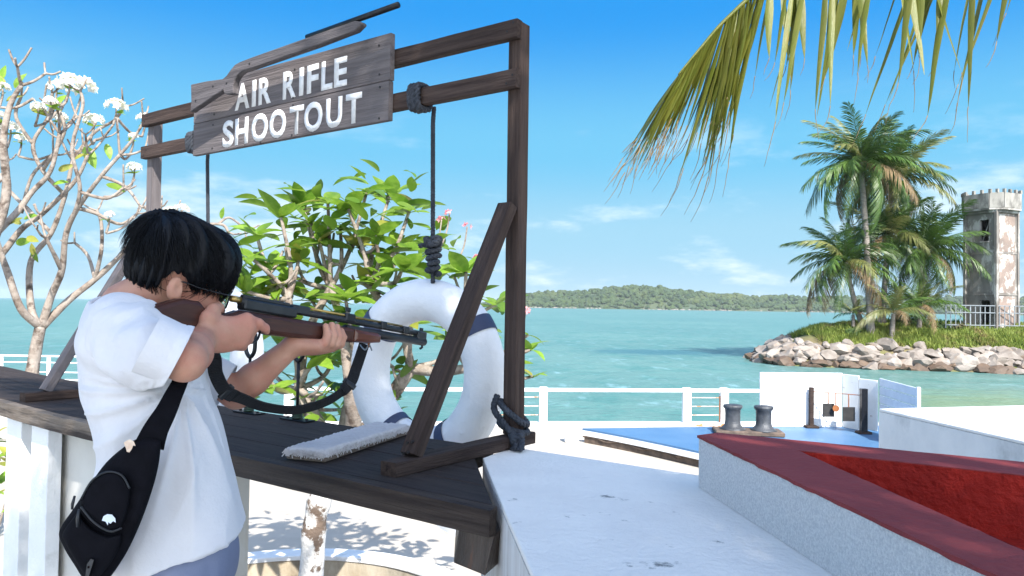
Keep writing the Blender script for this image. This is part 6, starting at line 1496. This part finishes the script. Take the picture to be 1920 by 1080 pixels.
M_hair = mat('black_hair', (0.0025, 0.003, 0.005), (0.005, 0.006, 0.009), 60, 0.5, 0.6, 220, stretch=(1, 1, 0.25), spec=0.2, bdist=0.004)
nrm = np.empty(len(P)*3, np.float32); me.vertices.foreach_get('normal', nrm); nrm = nrm.reshape(-1, 3)
whorl = hd(-.055, 0, .10)
dw = P-whorl; ang_ = np.arctan2(dw@hr, dw@hf); lum = np.array([mnoise.noise(Vector((math.cos(a)*7, math.sin(a)*7, float(r)*9))) for a, r in zip(ang_, np.linalg.norm(dw, axis=1))])
me.vertices.foreach_set('co', (P+nrm*(lum*0.012)[:, None]).astype(np.float32).ravel()); me.update()
ho = obj('hair', me, M_hair, PS)
m = MB(); rs = np.random.RandomState(4); sel = rs.choice(len(P), 4200)
for i in sel:
    p = P[i]; n_ = nrm[i]; 
    if (p-HC)@hu < -.06 or (-.055 < (p-HC)@hf < .006 and abs((p-HC)@hr) > .05 and (p-HC)@hu < .022): continue
    d = p-whorl; d = d-n_*(d@n_); d = d/(np.linalg.norm(d)+1e-6)-0.25*hu; pts = []; q = p.copy(); Ln = rs.uniform(.03, .07); lift = rs.uniform(.0005, .004)+(0.010*rs.rand() if rs.rand() < .06 else 0)
    for k in range(6):
        s = k/5; r0v = (q-hd(-.012, 0, .010)); pts.append(Vector(q+n_*lift*s)); loc = np.array([r0v@hf/.106, r0v@hr/.09, r0v@hu/.099]); g = unit(hf*loc[0]/.106+hr*loc[1]/.09+hu*loc[2]/.099); d = d-g*(d@g); d = d/(np.linalg.norm(d)+1e-9)-0.10*hu+rs.uniform(-.12, .12, 3); q = q+d*Ln/5
    m.tube(pts, [.0007, .0008, .0007, .0006, .0004, .0001], 3, False)
for k in range(260):       # loose flyaway hairs
    i = rs.randint(len(P)); p = P[i]; n_ = nrm[i]
    if (p-HC)@hu < 0.0: continue
    d = unit(n_*rs.uniform(.15, .6)+unit(p-whorl)*.8+rs.uniform(-.5, .5, 3)); q = p.copy(); pts = []
    for j in range(7): pts.append(Vector(q)); d = unit(d-hu*.22+rs.uniform(-.15, .15, 3)); q = q+d*rs.uniform(.004, .009)
    m.tube(pts, [.0005, .0005, .0005, .0004, .0004, .0003, .0001], 3, False)
strands = m.build('strands', M_hair, ho, True)
# glasses
M_glassf = mat('black_frame', (0.008, 0.008, 0.010), rough=0.25)
gl = MB(); 
for s in (1, -1):
    gl.tube([Vector(hd(.104-.006*abs(math.cos(a)) , s*(.034+.025*math.cos(a)), -.050+.021*math.sin(a))) for a in [2*math.pi*i/22 for i in range(23)]], 0.0018, 6)
    gl.tube(smooth_path([Vector(hd(.098, s*.060, -.043)), Vector(hd(.085, s*.071, -.040)), Vector(hd(.03, s*.078, -.036)), Vector(hd(-.012, s*.082, -.030)), Vector(hd(-.025, s*.080, -.048))], 6), 0.0018, 6)
gl.tube(smooth_path([Vector(hd(.104, .010, -.046)), Vector(hd(.108, 0, -.042)), Vector(hd(.104, -.010, -.046))], 4), 0.0016, 6)
go = gl.build('glasses', M_glassf, PS, True)
mg = bpy.data.materials.new('lens_glass'); mg.use_nodes = True; bb = mg.node_tree.nodes['Principled BSDF']; bb.inputs['Transmission Weight'].default_value = 1; bb.inputs['Roughness'].default_value = 0.02; bb.inputs['IOR'].default_value = 1.1; bb.inputs['Base Color'].default_value = (.95, .97, 1, 1)
for s in (1, -1):
    c_ = Vector(hd(.1025, s*.034, -.050)); rim = [Vector(hd(.104-.006*abs(math.cos(a)), s*(.034+.024*math.cos(a)), -.050+.020*math.sin(a))) for a in [2*math.pi*i/20 for i in range(20)]]
    obj('lens', mesh('lens', [c_]+rim, [(0, i+1, (i+1) % 20+1) for i in range(20)], True), mg, go)

# ================================================================== sling bag
BG = thing('sling_bag', 'black sling bag with small pins slung across the shooter\'s back', 'bag', atY(215, 1000, 1.42))
M_bag = mat('black_nylon', (0.003, 0.003, 0.005), (0.005, 0.005, 0.008), 30, 0.9, 0.35, 320, spec=0.12, bdist=0.002)
ol = [(303,826),(282,818),(258,822),(232,838),(198,868),(166,912),(138,953),(111,995),(118,1024),(138,1058),(163,1092),(196,1092),(232,1046),(262,985),(286,918),(298,870)]
bp_ = [atY(x, y, 1.40) for x, y in ol]; cen_ = sum(bp_, Vector())/len(bp_); vdir = (cen_-Vector(CP)).normalized()
bp_ = smooth_path(bp_+[bp_[0]], 5)[:-1]; nb_ = len(bp_)
def pouch(pts, levels, name, mt, parent):
    v = []; f = []; cc = sum(pts, Vector())/len(pts); n_ = len(pts)
    for (dep, k) in levels:
        for p in pts: v.append(cc+(p-cc)*k+vdir*dep)
    for a in range(len(levels)-1):
        for i in range(n_): f.append((a*n_+i, a*n_+(i+1) % n_, (a+1)*n_+(i+1) % n_, (a+1)*n_+i))
    v.append(cc+vdir*levels[0][0]); v.append(cc+vdir*levels[-1][0]); c0, c1 = len(v)-2, len(v)-1
    f += [(c0, (i+1) % n_, i) for i in range(n_)]+[(c1, (len(levels)-1)*n_+i, (len(levels)-1)*n_+(i+1) % n_) for i in range(n_)]
    me = mesh(name, v, f, True); bm = bmesh.new(); bm.from_mesh(me); bmesh.ops.recalc_face_normals(bm, faces=bm.faces[:]); bm.to_mesh(me); bm.free(); return obj(name, me, mt, parent)
body = pouch(bp_, [(-.022, .35), (-.021, .66), (-.016, .86), (-.006, .965), (.006, 1.0), (.035, 1.0), (.05, .97), (.055, .85)], 'bag_body', M_bag, BG)
# front pocket with arched top
pk = smooth_path([atY(x, y, 1.375) for x, y in ((150,938),(172,902),(200,884),(228,890),(243,915),(240,950),(228,985),(205,998),(175,985),(152,962))]+[atY(150,938,1.375)], 5)[:-1]
pouch(pk, [(-.012, .5), (-.011, .85), (-.006, .97), (.004, 1.0), (.02, 1.0)], 'front_pocket', M_bag, BG)
lowp = smooth_path([atY(x, y, 1.375) for x, y in ((146,960),(170,990),(205,1006),(228,1004),(214,1046),(180,1088),(165,1088),(140,1050),(122,1018),(118,998))]+[atY(146,960,1.375)], 5)[:-1]
pouch(lowp, [(-.010, .5), (-.009, .85), (-.004, .97), (.006, 1.0), (.02, 1.0)], 'lower_pocket', M_bag, BG)
def onbag(x, y, dep=-.002): return atY(x, y, 1.36)
zp = [onbag(148, 955), onbag(146, 972), onbag(146, 988)]
MB().tube(zp, [.002, .0032, .0028], 6).build('zip_pull', M_gun, BG, True)
MB().tube([onbag(140, 930), onbag(136, 945), onbag(135, 955)], [.002, .0028, .002], 6).build('zip_pull', M_gun, BG, True)
z2 = smooth_path([atY(152, 950, 1.366), atY(175, 978, 1.362), atY(205, 996, 1.362), atY(228, 990, 1.366)], 6); MB().tube(z2, .0022, 5).build('zip', M_gun, BG, True)
z3 = smooth_path([atY(x, y, 1.368) for x, y in ((152,936),(172,902),(200,885),(228,891),(243,916))], 6); MB().tube(z3, .0020, 5).build('zip', M_gun, BG, True)
def pin(pts, mt, name='pin'):
    P = [onbag(x, y) for x, y in pts]; v = [p-vdir*.003 for p in P]+[p+vdir*.006 for p in P]; n_ = len(P)
    me = mesh(name, v, [tuple(range(n_))[::-1], tuple(range(n_, 2*n_))]+[(i, (i+1) % n_, (i+1) % n_+n_, i+n_) for i in range(n_)]); bm = bmesh.new(); bm.from_mesh(me); bmesh.ops.recalc_face_normals(bm, faces=bm.faces[:]); bm.to_mesh(me); bm.free()
    return obj(name, me, mt, BG)
M_pinw = mat('white_enamel', (0.62, 0.68, 0.80), rough=0.3); M_pinp = mat('peach_enamel', (0.62, 0.42, 0.30), (0.75, 0.62, 0.5), 60, 0.35)
M_pinr = mat('red_tag', (0.45, 0.02, 0.02), rough=0.5); M_tag = mat('grey_tag', (0.03, 0.03, 0.033), rough=0.6)
pin([(191,976),(194,968),(201,964),(210,965),(216,972),(217,980),(212,977),(207,982),(203,979),(202,985),(198,978)], M_pinw)
pin([(232,830),(238,826),(244,824),(251,828),(254,836),(250,835),(247,842),(243,848),(238,847),(236,840)], M_pinp)
tg_ = pin([(163,1058),(170,1048),(176,1050),(166,1082),(160,1080)], M_tag, 'fabric_tag'); pin([(164,1062),(168,1060),(168,1065),(164,1066)], M_pinr, 'red_square')
sp_ = [atY(280, 836, 1.405), atY(292, 806, 1.40), atY(311, 772, 1.415), atY(325, 742, 1.43), atY(338, 715, 1.455), Vector((-.645, 1.52, 1.33)), Vector((-.640, 1.62, 1.36)), Vector((-.735, 1.76, 1.42)), Vector((-.87, 1.81, 1.44)), Vector((-.965, 1.82, 1.38)), Vector((-.965, 1.80, 1.20)), Vector((-.92, 1.75, 1.02)), Vector((-.86, 1.62, .92)), atY(175, 1075, 1.46)]
spp = smooth_path(sp_, 8); wd_ = []; ws_ = []
for i, p in enumerate(spp):
    t_ = (spp[min(i+1, len(spp)-1)]-spp[max(i-1, 0)]).normalized(); c_ = Vector((-.79, 1.66, p.z)); out = (p-c_); 
    nn = (p-Vector(CP)).normalized() if i < 36 else out; wd_.append(t_.cross(nn)); s = i/8
    ws_.append(np.interp(s, [0, 1, 2, 3, 4, 6, 13], [.052, .044, .037, .032, .028, .028, .026]))
obj('strap', ribbon(spp, ws_, wd_, .006), M_bag, BG)
